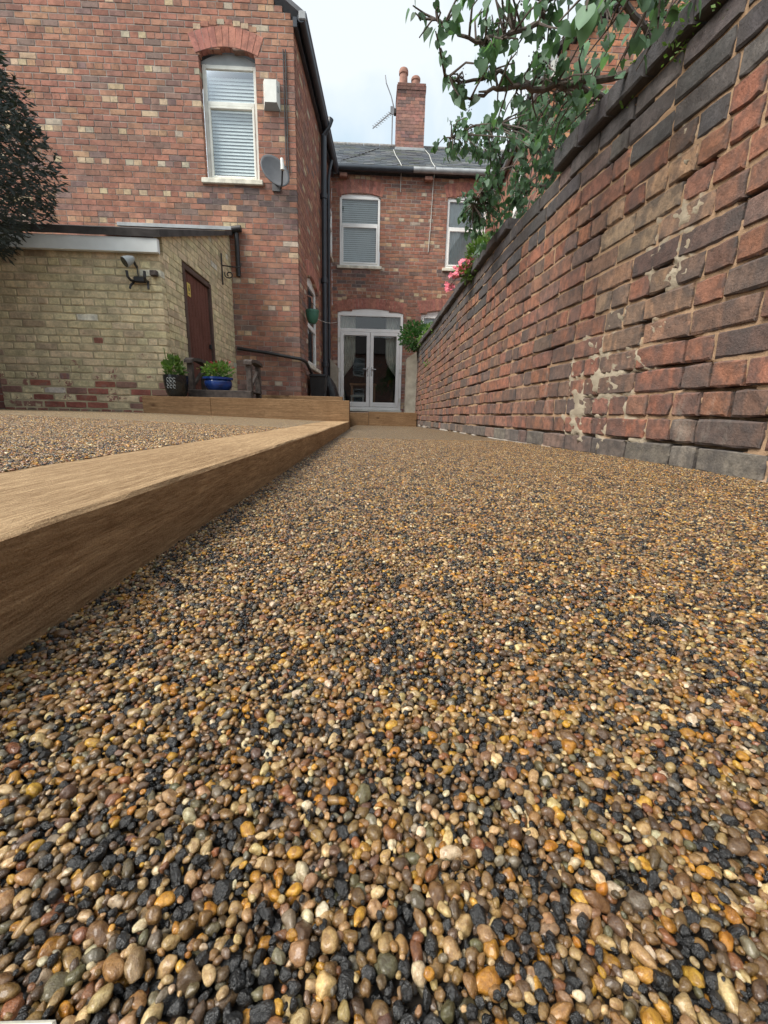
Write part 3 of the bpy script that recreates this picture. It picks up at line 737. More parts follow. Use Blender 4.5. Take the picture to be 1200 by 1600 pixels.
# ================================================================== TIMBER EDGING
def sleeper(x0, x1, y0, y1, z0, z1, m, label, bev=0.004, axis='Y', sub=30, wob=0.0012, seed=0, group='timber sleepers edging the gravel'):
    """sawn beam: chamfered, slightly uneven along its length"""
    rr = random.Random(seed); prof = [(x0+bev, z0), (x1-bev, z0), (x1, z0+bev), (x1, z1-bev), (x1-bev, z1), (x0+bev, z1), (x0, z1-bev), (x0, z0+bev)] if axis == 'Y' else \
        [(y0+bev, z0), (y1-bev, z0), (y1, z0+bev), (y1, z1-bev), (y1-bev, z1), (y0+bev, z1), (y0, z1-bev), (y0, z0+bev)]
    V, F = [], []; a, b = (y0, y1) if axis == 'Y' else (x0, x1)
    for i in range(sub+1):
        s = a + (b-a)*i/sub
        for k, (p, z) in enumerate(prof):
            q = mnoise.noise(Vector((s*2.2, k*0.7+seed*3.1, z*4)))*wob*1.5 + mnoise.noise(Vector((s*17, k*1.9, seed)))*wob*0.7
            V.append((p+q, s, z+q*0.8) if axis == 'Y' else (s, p+q, z+q*0.8))
    for i in range(sub):
        for k in range(8):
            k2 = (k+1) % 8; F.append((i*8+k, i*8+k2, (i+1)*8+k2, (i+1)*8+k))
    F.append(tuple(range(8))[::-1]); F.append(tuple(sub*8+k for k in range(8)))
    o = mesh_obj('timber_sleeper', V, F, M[m]); return tag(o, label, 'sleeper', group)
sleeper(TX0, TX1, -0.6, 2.90, -0.09, 0.079, 'timber_y', 'long sawn timber sleeper edging the path, reaching closest to the camera', 0.004, 'Y', 120, 0.0016, 1)
sleeper(TX0, TX1, 2.906, 4.675, -0.09, 0.081, 'timber_y', 'shorter timber sleeper continuing the path edging towards the house', 0.004, 'Y', 40, 0.0014, 2)
sleeper(-1.72, -0.235, 4.68, 4.88, 0.0, 0.303, 'timber_x', 'pale timber sleeper with dark knot crossing the end of the terrace', 0.004, 'X', 40, 0.0015, 3)
sleeper(-2.44, -1.724, 4.68, 4.88, 0.0, 0.301, 'timber_x', 'timber sleeper under the black plant pot at the shed corner', 0.004, 'X', 20, 0.0015, 4)
sleeper(-1.41, -0.37, 5.6, 5.8, 0.1, 0.376, 'timber_x', 'timber sleeper behind another, on the raised bed near the house corner', 0.004, 'X', 30, 0.0015, 5)
sleeper(-0.03, 0.845, 7.8, 7.9, -0.08, 0.214, 'timber_x', 'wide timber step riser below the white french doors', 0.004, 'X', 24, 0.0015, 6)
sleeper(-0.45, -0.036, 7.83, 7.93, -0.08, 0.195, 'timber_x', 'short grey-brown timber riser left of the french door step', 0.004, 'X', 12, 0.0015, 7)
b = MB().box(-0.228, -0.079, 0.03, 0.0786, -0.05, 0.0045, 0.001); o = b.build('edging_strip', M['sill']); tag(o, 'pale cream edging strip at the near corner of the gravel', 'edging')

# ================================================================== GARDEN WALL (right)
gw = thing('brick_wall', 'old weathered brick garden wall along the right side of the gravel path', 'wall', (1.0, 4.0, 0))
TOPY = [0.0, 1.4, 1.95, 2.4, 3.2, 4.8, 6.0, 8.3]; TOPZ = [1.38, 1.39, 1.42, 1.44, 1.45, 1.42, 1.37, 1.36]
def wall_map(u, v, w):
    s = float(np.interp(u, TOPY, TOPZ))/1.40
    bow = 0.010*mnoise.noise(Vector((u*0.9, v*1.3, 3.3)))
    wav = 0.006*mnoise.noise(Vector((u*1.6, v*0.8, 8.1)))
    return (wall_x(u) - w - bow, u, (v*s if v > 0 else v) + wav)
NEAR = [((0.285, 0.122, 0.074), 5), ((0.24, 0.116, 0.078), 5), ((0.188, 0.112, 0.082), 4.5), ((0.14, 0.102, 0.082), 1.3), ((0.335, 0.138, 0.08), 3), ((0.112, 0.088, 0.076), 1)]
DARK = [((0.085, 0.08, 0.082), 4), ((0.11, 0.098, 0.095), 3), ((0.15, 0.112, 0.10), 1.5)]
GREYB = [((0.165, 0.142, 0.122), 3), ((0.14, 0.118, 0.102), 2), ((0.20, 0.138, 0.108), 2)]
def near_col(ri, hd, u, z, rnd):
    if ri >= 16 or (ri == 15 and rnd.random() < 0.6): return pick(DARK, rnd)
    if ri == 14 and rnd.random() < 0.25: return pick(DARK, rnd)
    if z < 0.02 or (z < 0.06 and rnd.random() < 0.75): return pick(GREYB, rnd)
    if z < 0.13 and rnd.random() < 0.35: return pick(GREYB, rnd)
    c = pick(NEAR, rnd, 0.2)
    if 1.45 < u < 2.0 and 0.45 < z < 1.05 and rnd.random() < 0.75:      # a patch once limewashed
        k = rnd.uniform(0.12, 0.45); c = tuple(a*(1-k)+b*k for a, b in zip(c, (0.46, 0.38, 0.24)))
    return c
NEAR = [((c[0]*0.98, c[1]*1.03, c[2]*1.08), w) for c, w in soften(NEAR, 0.28)]
NC = 17; CH = 1.40/16.0
rows_near = [(-0.0875-0.0875, -0.0875)] + [(-0.0875+i*CH, -0.0875+(i+1)*CH) for i in range(NC)]
R1 = random.Random(21)
lay_bricks(gw, wall_map, rows_near, make_spans(-1.2, 8.25, []), near_col, 0.243, 0.0105, 0.10, 'near', M['brick_near'], R1,
           lambda r: r in (4, 9, 13), 300, jit=0.0042, proud=0.0, bev=0.0055, proud_var=0.003, mix=0.38)
# mortar sheet: recessed, missing in places, smeared over the face in others
def near_mortar():
    us = [-1.2]
    while us[-1] < 8.25: us.append(us[-1] + (0.03 if us[-1] < 0.7 else 0.008 + 0.006*us[-1]))
    vs = np.arange(-0.17, 1.405, 0.0109); V, C, F = [], [], []
    for u in us:
        for v in vs:
            n1 = mnoise.noise(Vector((u*9, v*26, 1.7))); n2 = mnoise.noise(Vector((u*3.1, v*5.1, 6.2))); n3 = mnoise.noise(Vector((u*38, v*38, 2.2)))
            w = -0.0085 + 0.0065*n1 + 0.003*n3
            low = max(0, 1-v/0.75)
            n4 = mnoise.noise(Vector((u*5.0, round(v/0.0875)*7.7, 3.9)))
            if n2*0.6 + n4*0.55 + 0.2*n1 + 0.40*low > 0.30: w = -0.05
            col = (0.39, 0.262, 0.165)
            # cement smeared across the bricks about two metres along
            dx = (u-1.95)/0.42; dz = (v-0.28)/0.42; m1 = 1-(dx*dx+dz*dz)
            dx = (u-1.62)/0.17; dz = (v-0.76)/0.40; m2 = 1-(dx*dx+dz*dz)
            k = 0.75*max(m1, 0) + 0.6*max(m2, 0)
            if k > 0:
                q = mnoise.noise(Vector((u*9, v*12, 4.4)))*0.7 + mnoise.noise(Vector((u*29, v*31, 9.4)))*0.45 + mnoise.noise(Vector((u*70, v*70, 2.4)))*0.5 + k - 0.62
                if q > 0: w = max(w, -0.006) + min(q*0.022, 0.008) + 0.0045*n3; col = (0.40, 0.345, 0.26)
            if v < 0.015:
                q = mnoise.noise(Vector((u*5, v*20, 14.4))) + 0.1
                if q > 0.1: w = max(w, 0.004 + 0.01*q); col = (0.33, 0.31, 0.28)
            V.append(wall_map(u, float(v), w)); C.append((*col, 1))
    nv = len(vs)
    for i in range(len(us)-1):
        for j in range(nv-1): F.append((i*nv+j, i*nv+j+1, (i+1)*nv+j+1, (i+1)*nv+j))
    mesh_obj('mortar', V, F, M['mortar_near'], gw, smooth=True, cols=C)
near_mortar()
# solid body behind, and coping bricks that oversail the face
mb = MB()
yy = list(np.linspace(-1.2, 8.25, 30))
for a, b_ in zip(yy[:-1], yy[1:]):
    V = [wall_map(u, v, w) for u in (a, b_) for (v, w) in ((-0.17, -0.06), (1.395, -0.06), (1.395, -0.235), (-0.17, -0.235))]
    mb.add(V, [(0, 1, 5, 4), (1, 2, 6, 5), (2, 3, 7, 6)])
mb.add([wall_map(8.25, v, w) for (v, w) in ((-0.17, -0.005), (1.395, -0.005), (1.395, -0.235), (-0.17, -0.235))], [(0, 1, 2, 3)])
mb.build('wall_core', M['mortar'], gw)
u = -1.2; rr = random.Random(5); k = 0
while u < 8.2:
    ln = rr.uniform(0.225, 0.245); hi = 1.402 if (u < 2.38 or 2.9 < u) else 1.402
    if 2.36 < u < 3.1: u += ln; continue
    z1 = hi + rr.uniform(0.085, 0.10)
    if u > 3.05: z1 -= 0.02
    V, F, E = brick_geo(u+0.003, u+ln-0.004, hi+0.004, z1, 0.27, 'near', rr, 0.004, 0.036 + rr.uniform(-0.006, 0.006), 0.007)
    kk = len(V)
    V2 = V + []; P = [wall_map(*p) for p in V2]
    c = pick([((0.072, 0.07, 0.075), 3), ((0.095, 0.08, 0.08), 2)], rr)
    if k == 8: c = (0.14, 0.1, 0.085)
    mesh_obj('coping_brick', P, F, M['brick_near'], gw, cols=[(*c, rr.random())]*len(P), edge=E)
    u += ln; k += 1

# ================================================================== LEFT HOUSE (outrigger with gable)
FRY, FRX = 7.4, -1.19
lh = thing('brick_house', 'red brick two-storey house wing with gable end facing the terrace', 'house', (-3.7, 7.4, 0))
front = plane_map((FRX, FRY, 0), (-1, 0, 0), (0, -1, 0))      # u grows to the left
APX = 2.55
def gable_limit(z): 
    return (0.0, 5.1) if z < 5.62 else ((z-5.62)/0.68, 5.1-(z-5.62)/0.68)
hw = Hole(0.56, 1.37, 3.60, 5.17, 0.09)
R2 = random.Random(31)
hdr = lambda r: r % 5 == 2
lay_bricks(lh, front, courses(0.05, 7.33, 0.0783), make_spans(0, 5.1, [hw], gable_limit), house_col(5, p=0.25, stains=((0.45, 1.5, 3.15, 3.53), (0.0, 0.35, 2.9, 3.5))), 0.235, 0.011, 0.10, 'mid', M['brick'], R2, hdr, 300,
           jit=0.0018, bev=0.003, mortar_m=M['mortar'], mortar_w=-0.005)
arch_of(lh, front, Hole(0.56, 1.37, 3.60, 5.16, 0.09), 0.235, arch_col, R2, M['brick'])
# row of pale headers above the arch
for i in range(8):
    f = (i+0.5)/8; uu = 0.52 + 0.9*f; zz = 5.415 + 0.09*(1-(2*f-1)**2)
    V, F, E = brick_geo(uu-0.052, uu+0.052, zz, zz+0.066, 0.03, 'mid', R2, 0.002, 0.004, 0.003)
    c = pick(BUFF if R2.random() < 0.5 else RED, R2); mesh_obj('brick', [front(*p) for p in V], F, M['brick'], lh, cols=[(*c, 0.5)]*len(V), edge=E)
window(lh, front, 0.565, 1.365, 3.60, 5.10, 4.62, back=0.10, m='upvc_aged', blind=True, rise=0.11, slat_from=0.05)
# side wall
SA, SB = Vector((-1.19, 7.4, 0)), Vector((-1.0, 11.3, 0)); sdv = (SB-SA).normalized()
side = plane_map(SA, sdv, (sdv.y, -sdv.x, 0))
SLEN = (SB-SA).length
hs1 = Hole(0.70, 1.82, 1.02, 2.50, 0.12); hs2 = Hole(3.25, 3.80, 3.78, 4.75, 0.05)
lay_bricks(lh, side, courses(0.05, 5.62, 0.0783), make_spans(0.104, SLEN, [hs1, hs2]), house_col(5, p=0.2), 0.235, 0.011, 0.10, 'mid', M['brick'], R2, hdr, 0,
           jit=0.0018, bev=0.003, mortar_m=M['mortar'], mortar_w=-0.006, bulk='side_brickwork')
arch_of(lh, side, hs1, 0.235, arch_col, R2, M['brick'])
window(lh, side, 0.705, 1.815, 1.04, 2.50, 1.78, back=0.05, blind=False, rise=0.11)
window(lh, side, 3.255, 3.795, 3.80, 4.75, 4.4, back=-0.02, blind=True)
# roof of the wing
def quad_prism(mb, pts, t):
    P = [Vector(p) for p in pts]; n = (P[1]-P[0]).cross(P[3]-P[0]).normalized()*t
    V = P + [p+n for p in P]; mb.add(V, [(3, 2, 1, 0), (4, 5, 6, 7), (0, 1, 5, 4), (1, 2, 6, 5), (2, 3, 7, 6), (3, 0, 4, 7)])
rb = MB(); EX = -1.02
ax = FRX-APX; az = 5.62+APX*0.68
quad_prism(rb, [(EX, 7.33, 5.60), (EX+0.19, 11.4, 5.60), (ax+0.19, 11.4, az+0.06), (ax, 7.33, az+0.06)], 0.05)
quad_prism(rb, [(ax, 7.33, az+0.06), (ax+0.19, 11.4, az+0.06), (-6.45, 11.4, 5.60), (-6.45, 7.33, 5.60)], 0.05)
rb.build('roof', M['slate'], lh)
for p in lh.children:
    if p.name.startswith('roof'):
        at = p.data.color_attributes.new('bc', 'FLOAT_COLOR', 'POINT'); at.data.foreach_set('color', [0.10, 0.105, 0.12, 1]*len(p.data.vertices))
MB().box(0, 0.06, 7.36, 11.2, 5.50, 5.62, 0.004, fr=lambda x, y, z: (x + np.interp(y, [7.4, 11.3], [-1.19, -1.0]), y, z)).build('fascia_board', M['gutter'], lh)
g = MB(); gp = [(np.interp(y, [7.4, 11.3], [-1.065, -0.875]), y, 5.59) for y in np.linspace(7.33, 11.1, 5)]; g.tube(gp, 0.058, 10); g.build('gutter', M['gutter'], lh, smooth=True)
g = MB(); g.box(-1.10, -1.0, 7.31, 7.36, 5.56, 5.66, 0.01); g.build('gutter_cap', M['lead'], lh)
# pipes on the side wall
g = MB(); g.tube([(-1.005, 9.6, 0.2), (-1.005, 9.6, 5.42), (-0.90, 9.6, 5.62), (-0.86, 9.6, 5.72)], 0.056, 12)
for z in (1.2, 2.86, 4.4): g.lathe(-1.005, 9.6, [(0.056, z-0.05), (0.072, z-0.045), (0.072, z+0.045), (0.056, z+0.05)], 12)
o = g.build('soil_pipe', M['gutter'], None, smooth=True); tag(o, 'thick black soil pipe rising up the side wall in the corner', 'pipe')
g = MB(); g.tube([(-0.93, 10.55, 5.50), (-0.98, 10.5, 5.3), (-1.0, 10.5, 5.1), (-1.0, 10.5, 0.4)], 0.036, 10); o = g.build('downpipe', M['gutter'], None, smooth=True)
tag(o, 'thinner dark downpipe beside the soil pipe in the house corner', 'pipe')
# black cables and the dado pipe on the front
g = MB()
for dx in (0, 0.032): g.tube([(-1.31-dx, 7.385, 5.25), (-1.31-dx, 7.385, 4.5), (-1.305-dx, 7.383, 3.72)], 0.009, 6)
o = g.build('wall_cable', M['grey_cable']); tag(o, 'pair of thin dark cables running down the brick near the house corner', 'cable')
g = MB(); g.tube([(-2.2, 7.33, 1.17), (-1.70, 7.33, 1.11), (-1.17, 7.34, 1.03), (-1.10, 7.45, 1.0), (-1.08, 8.1, 0.84)], 0.026, 10); o = g.build('waste_pipe', M['black_iron'], None, smooth=True)
tag(o, 'black waste pipe sloping low across the brick wall right of the shed', 'pipe')

# satellite dish
sd_ = thing('satellite_dish', 'dark grey satellite dish beside the upstairs window of the near house', 'satellite dish', (-1.47, 7.4, 3.55))
def dish():
    V, F = [], []; n = 28; rings = 7; c = Vector((-1.475, 7.17, 3.60)); ax_ = Vector((0.42, -0.80, 0.34)).normalized()
    a = ax_.cross(Vector((0, 0, 1))).normalized(); b = a.cross(ax_).normalized(); b2 = (b*0.92 + a*0.30).normalized(); a2 = b2.cross(ax_).normalized()
    for s in (0, 1):
        for i in range(rings+1):
            r = i/rings
            for k in range(n):
                t = 2*pi*k/n; V.append(c + a2*(0.205*r*cos(t)) + b2*(0.245*r*sin(t)) + ax_*(0.05*r*r - s*0.008))
    off = (rings+1)*n
    for s in (0, off):
        for i in range(rings):
            for k in range(n):
                k2 = (k+1) % n; q = (s+i*n+k, s+i*n+k2, s+(i+1)*n+k2, s+(i+1)*n+k); F.append(q if s == 0 else q[::-1])
    for k in range(n):
        k2 = (k+1) % n; F.append((rings*n+k, rings*n+k2, off+rings*n+k2, off+rings*n+k))
    mesh_obj('reflector', V, F, M['grey_metal'], sd_, smooth=True)
    base = c - b2*0.22; tip = c + ax_*0.24 - b2*0.13
    g = MB(); g.tube([base - ax_*0.02, base + ax_*0.06, tip], 0.012, 8); g.build('feed_arm', M['black_plastic'], sd_, smooth=True)
    g = MB(); g.tube([tip - Vector((0, 0, 0.03)), tip + Vector((0.0, 0, 0.03)), tip + Vector((-0.01, 0.02, 0.12))], [0.028, 0.026, 0.02], 10); g.build('receiver', M['white_plastic'], sd_, smooth=True)
    g = MB(); g.tube([c - ax_*0.01, c + Vector((-0.02, 0.14, -0.03)), (-1.50, 7.40, 3.55)], 0.02, 8); g.box(-1.56, -1.44, 7.375, 7.396, 3.46, 3.64, 0.004); g.build('wall_bracket', M['grey_metal'], sd_)
dish()
# burglar alarm
al = thing('alarm_box', 'white wedge-fronted burglar alarm box high on the house wall', 'alarm box', (-1.52, 7.4, 4.49))
V = [(-1.645, 7.395, 4.50), (-1.405, 7.395, 4.50), (-1.405, 7.395, 4.855), (-1.645, 7.395, 4.855), (-1.61, 7.30, 4.555), (-1.44, 7.30, 4.555), (-1.44, 7.315, 4.84), (-1.61, 7.315, 4.84)]
mesh_obj('casing', V, [(4, 5, 6, 7), (0, 4, 7, 3), (5, 1, 2, 6), (7, 6, 2, 3)], M['white_plastic'], al)
mesh_obj('lower_panel', [(-1.645, 7.394, 4.50), (-1.405, 7.394, 4.50), (-1.442, 7.302, 4.553), (-1.608, 7.302, 4.553)], [(0, 1, 2, 3)], M['grey_plastic'], al)
mesh_obj('strobe_lens', *(lambda g: (g.v, g.f))(MB().box(-1.43, -1.418, 7.33, 7.37, 4.70, 4.77, 0.003)), M['grey_plastic'], al)

# ================================================================== FAR HOUSE
fh = thing('terraced_house', 'red brick terraced house at the end of the path with white french doors', 'house', (1.5, 11.3, 0))
FY = 11.3
far = plane_map((-1.0, FY, 0), (1, 0, 0), (0, -1, 0))         # u = X + 1
hd_door = Hole(0.13, 1.79, 0.28, 2.64, 0.10); hw1 = Hole(0.18, 1.16, 3.70, 5.19, 0.07); hw2 = Hole(2.76, 3.72, 3.72, 5.23, 0.07); hw3 = Hole(2.23, 3.45, 1.35, 2.67, 0.09)
R3 = random.Random(41)
lay_bricks(fh, far, courses(0.1, 5.63, 0.0783), make_spans(0, 4.6, [hd_door, hw1, hw2, hw3]), house_col(7, p=0.30, stains=((-0.1, 0.75, 3.1, 3.65), (2.6, 3.9, 3.2, 3.65))), 0.235, 0.011, 0.10, 'mid', M['brick'], R3, lambda r: r % 7 == 3 or r % 7 == 4 and r < 9, 300,
           jit=0.0015, bev=0.003, mortar_m=M['mortar'], mortar_w=-0.0045)
for hh in (hd_door, hw1, hw2, hw3): arch_of(fh, far, hh, 0.27 if hh is not hd_door else 0.24, arch_col, R3, M['brick'])
for hh in (hd_door, hw1, hw2, hw3):
    n = int((hh.u1-hh.u0)/0.115)
    for i in range(n):
        f = (i+0.5)/n; uu = hh.u0 + (hh.u1-hh.u0)*f; zz = hh.zs + 0.285 + hh.rise*(1-(2*f-1)**2) - (0.028 if hh is hd_door else 0)
        V, F, E = brick_geo(uu-0.052, uu+0.052, zz, zz+0.066, 0.03, 'far', R3, 0.0, 0.004, 0.003)
        c = pick(BUFF if R3.random() < 0.6 else RED, R3); mesh_obj('brick', [far(*p) for p in V], F, M['brick'], fh, cols=[(*c, 0.5)]*len(V), edge=E)
window(fh, far, 0.185, 1.155, 3.70, 5.19, 4.60, blind=True, rise=0.06, back=0.03, fw_=0.055)
window(fh, far, 2.765, 3.715, 3.72, 5.22, 4.60, blind='sky_sheet', rise=0.06, back=0.03, fw_=0.055)
window(fh, far, 2.235, 3.445, 1.37, 2.66, 0, blind=True, rise=0.08, back=0.06, fw_=0.05)
# french doors
def french(far0=far):
    far = lambda u, v, w: far0(u, v, w + (0.028 if w > -0.13 else 0))
    f = MB(); B = lambda a, b, c, d, w0=-0.12, w1=-0.04, bev=0.006: f.box(a, b, c, d, w0, w1, bev, fr=lambda x, y, z: far(x, y, z))
    u0, u1, z0, z1 = 0.135, 1.785, 0.29, 2.63; fw_ = 0.065
    B(u0, u0+fw_, z0, z1); B(u1-fw_, u1, z0, z1); B(u0+fw_, u1-fw_, z0, z0+0.07); B(u0+fw_, u1-fw_, z1-fw_, z1); B(u0+fw_, u1-fw_, 2.20, 2.275)
    k = 12; V = []; F = []
    for i in range(k+1):
        q = i/k; u = u0 + (u1-u0)*q; zt = z1 + 0.10*(1-(2*q-1)**2) + 0.01
        for w in (-0.044, -0.12): V += [far(u, z1-0.002, w), far(u, zt, w)]
    for i in range(k): F.append((4*i, 4*i+4, 4*i+5, 4*i+1))
    f.add(V, F); fr_ = f.build('french_door_frame', M['upvc'], fh)
    g = MB(); g.add([far(u0+0.05, 2.26, -0.08), far(u1-0.05, 2.26, -0.08), far(u1-0.05, z1-0.05, -0.08), far(u0+0.05, z1-0.05, -0.08)], [(0, 1, 2, 3)]); g.build('fanlight_pane', M['glass'], fr_)
    g = MB(); g.box(u0-0.03, u1+0.03, 0.24, 0.287, -0.10, 0.02, 0.006, fr=lambda x, y, z: far(x, y, z)); g.build('threshold', M['upvc_aged'], fr_)
    um = (u0+u1)/2
    for (a, b, sgn) in ((u0+fw_+0.004, um-0.004, -1), (um+0.004, u1-fw_-0.004, 1)):
        d = MB(); s = 0.085; B2 = lambda p, q, r_, t_: d.box(p, q, r_, t_, -0.105, -0.032, 0.007, fr=lambda x, y, z: far(x, y, z))
        B2(a, a+s, z0+0.075, 2.195); B2(b-s, b, z0+0.075, 2.195); B2(a+s, b-s, z0+0.075, z0+0.19); B2(a+s, b-s, 2.195-s, 2.195)
        dl = d.build('french_door', M['upvc'], fh)
        g = MB(); g.add([far(a+s*0.8, z0+0.17, -0.075), far(b-s*0.8, z0+0.17, -0.075), far(b-s*0.8, 2.13, -0.075), far(a+s*0.8, 2.13, -0.075)], [(0, 1, 2, 3)]); g.build('pane', M['glass'], dl)
        h = MB(); hu = um + sgn*0.045
        h.box(hu-0.014, hu+0.014, 1.13, 1.36, -0.034, -0.022, 0.003, fr=lambda x, y, z: far(x, y, z))
        h.box(min(hu-0.009, hu+sgn*0.12), max(hu+0.009, hu+sgn*0.12), 1.29, 1.312, -0.022, 0.02, 0.004, fr=lambda x, y, z: far(x, y, z)); h.build('handle', M['silver'], dl)
        ho = u0+fw_*0.6 if sgn < 0 else u1-fw_*0.6
        for zz in (0.55, 1.27, 2.0):
            q = MB(); q.box(ho-0.02, ho+0.035, zz-0.05, zz+0.05, -0.036, -0.018, 0.004, fr=lambda x, y, z: far(x, y, z)); q.build('hinge', M['upvc_aged'], dl)
    rm = MB(); V = [far(u, v, w) for w in (-0.14, -2.8) for (u, v) in ((-0.4, 0.27), (2.4, 0.27), (2.4, 2.8), (-0.4, 2.8))]
    rm.add(V, [(4, 5, 6, 7), (0, 1, 5, 4), (1, 2, 6, 5), (2, 3, 7, 6), (3, 0, 4, 7)]); rm.build('room_shell', M['dark_room'], fh)
french()
def curtain(ua, ub, side_, label):
    V, F = [], []; n = 36; zs = np.linspace(0.33, 2.60, 26)
    for z in zs:
        # gathered by a tie-back at 1.0
        tie = math.exp(-((z-1.02)/0.33)**2); full = 1.0 if z > 1.02 else 0.62
        wid = (ub-ua)*(full*(1-tie)+0.20*tie) if z > 1.02 else (ub-ua)*(0.40-0.2*tie)
        for i in range(n+1):
            f = i/n; u = ua + wid*f if side_ > 0 else ub - wid*f
            V.append(far(u, z, -0.24 + 0.028*sin(f*2*pi*6.5+z*0.6)))
    for j in range(len(zs)-1):
        for i in range(n): F.append((j*(n+1)+i, j*(n+1)+i+1, (j+1)*(n+1)+i+1, (j+1)*(n+1)+i))
    o = mesh_obj('curtain', V, F, M['curtain'], None, smooth=True); tag(o, label, 'curtain', 'curtains inside the french doors')
curtain(0.17, 0.58, 1, 'pale curtain tied back behind the left french door')
curtain(1.36, 1.77, -1, 'pale curtain tied back behind the right french door')
tb = thing('dining_table', 'brown dining table dimly seen inside through the left french door', 'table', (-0.3, 12.1, 0.27))
MB().box(-0.58, 0.15, 11.85, 12.5, 0.93, 0.99, 0.008).build('tabletop', M['wood_table'], tb)
for (x, y) in ((-0.52, 11.92), (0.09, 11.92), (-0.52, 12.43), (0.09, 12.43)): MB().box(x-0.03, x+0.03, y-0.03, y+0.03, 0.275, 0.93, 0.004).build('leg', M['wood_table'], tb)
ch = thing('stool', 'pale low stool under the dining table indoors', 'stool', (-0.35, 11.75, 0.27))
MB().box(-0.55, -0.18, 11.62, 11.82, 0.62, 0.66, 0.01).build('seat', M['curtain'], ch)
for (x, y) in ((-0.52, 11.65), (-0.21, 11.65), (-0.52, 11.79), (-0.21, 11.79)): MB().box(x-0.018, x+0.018, y-0.018, y+0.018, 0.275, 0.62, 0.003).build('leg', M['curtain'], ch)
# roof of the far house: courses of slates
def slates():
    e0 = Vector((-1.2, 11.16, 5.70)); sl_ = Vector((0, 2.36, 1.70)); ln = sl_.length; d = sl_.normalized(); nrm = Vector((0, -d.z, d.y))
    rr = random.Random(9); n = 17; mb_ = MB(); ind = 0
    for j in range(n):
        x = -1.2 + (0.14 if j % 2 else 0) - 0.14
        while x < 4.4:
            w = 0.27 + rr.uniform(-0.006, 0.006); a = max(x+0.003, -1.2); b = x+w-0.003
            k0 = e0 + d*(j*ln/n); k1 = e0 + d*min((j+1.6)*ln/n, ln+0.02)
            t = rr.uniform(0.004, 0.011)
            P = [Vector((a, k0.y, k0.z))+nrm*(0.012+t), Vector((b, k0.y, k0.z))+nrm*(0.012+t*rr.uniform(0.7, 1.3)), Vector((b, k1.y, k1.z))+nrm*0.003, Vector((a, k1.y, k1.z))+nrm*0.003,
                 Vector((a, k0.y, k0.z))+nrm*0.002, Vector((b, k0.y, k0.z))+nrm*0.002]
            c = pick([((0.115, 0.125, 0.135), 3), ((0.09, 0.10, 0.115), 3), ((0.14, 0.145, 0.14), 2), ((0.11, 0.12, 0.10), 1)], rr, 0.2)
            F = [(0, 1, 2, 3), (4, 5, 1, 0)]
            if ind < 300 and j < n and x < 3.2:
                mesh_obj('slate', P, F, M['slate'], fh, cols=[(*c, 1)]*6); ind += 1
            else: mb_.add(P, F, (*c, 1))
            x += w
    mb_.build('slate_courses', M['slate'], fh, kind='stuff')
    q = MB(); quad_prism(q, [(-1.2, 11.16, 5.68), (4.6, 11.16, 5.68), (4.6, 13.54, 7.39), (-1.2, 13.54, 7.39)], -0.06); q.build('roof', M['felt'], fh)
    q = MB()
    quad_prism(q, [(-1.2, 13.54, 7.36), (4.6, 13.54, 7.36), (4.6, 15.9, 5.6), (-1.2, 15.9, 5.6)], 0.05); q.build('rear_roof', M['felt'], fh)
    x = -1.2; 
    while x < 4.4:
        g_ = MB(); g_.tube([(x+0.004, 13.53, 7.385), (x+0.44, 13.53, 7.385)], 0.075, 8); g_.build('ridge_tile', M['concrete'], fh, smooth=True); x += 0.445
slates()
MB().tube([(-0.95, 11.12, 5.68), (0.9, 11.12, 5.68)], 0.062, 10).build('gutter', M['gutter'], fh, smooth=True)
MB().tube([(0.9, 11.12, 5.69), (3.6, 11.12, 5.70)], 0.060, 10).build('gutter', M['lead'], fh, smooth=True)
for x in (-0.72, 1.27): MB().box(x-0.09, x+0.09, 11.16, 11.295, 5.52, 5.60, 0.01).build('eaves_corbel', M['brick'], fh)
for p in fh.children:
    if p.name.startswith('eaves_corbel'):
        at = p.data.color_attributes.new('bc', 'FLOAT_COLOR', 'POINT'); at.data.foreach_set('color', [0.30, 0.16, 0.12, 0.4]*len(p.data.vertices))
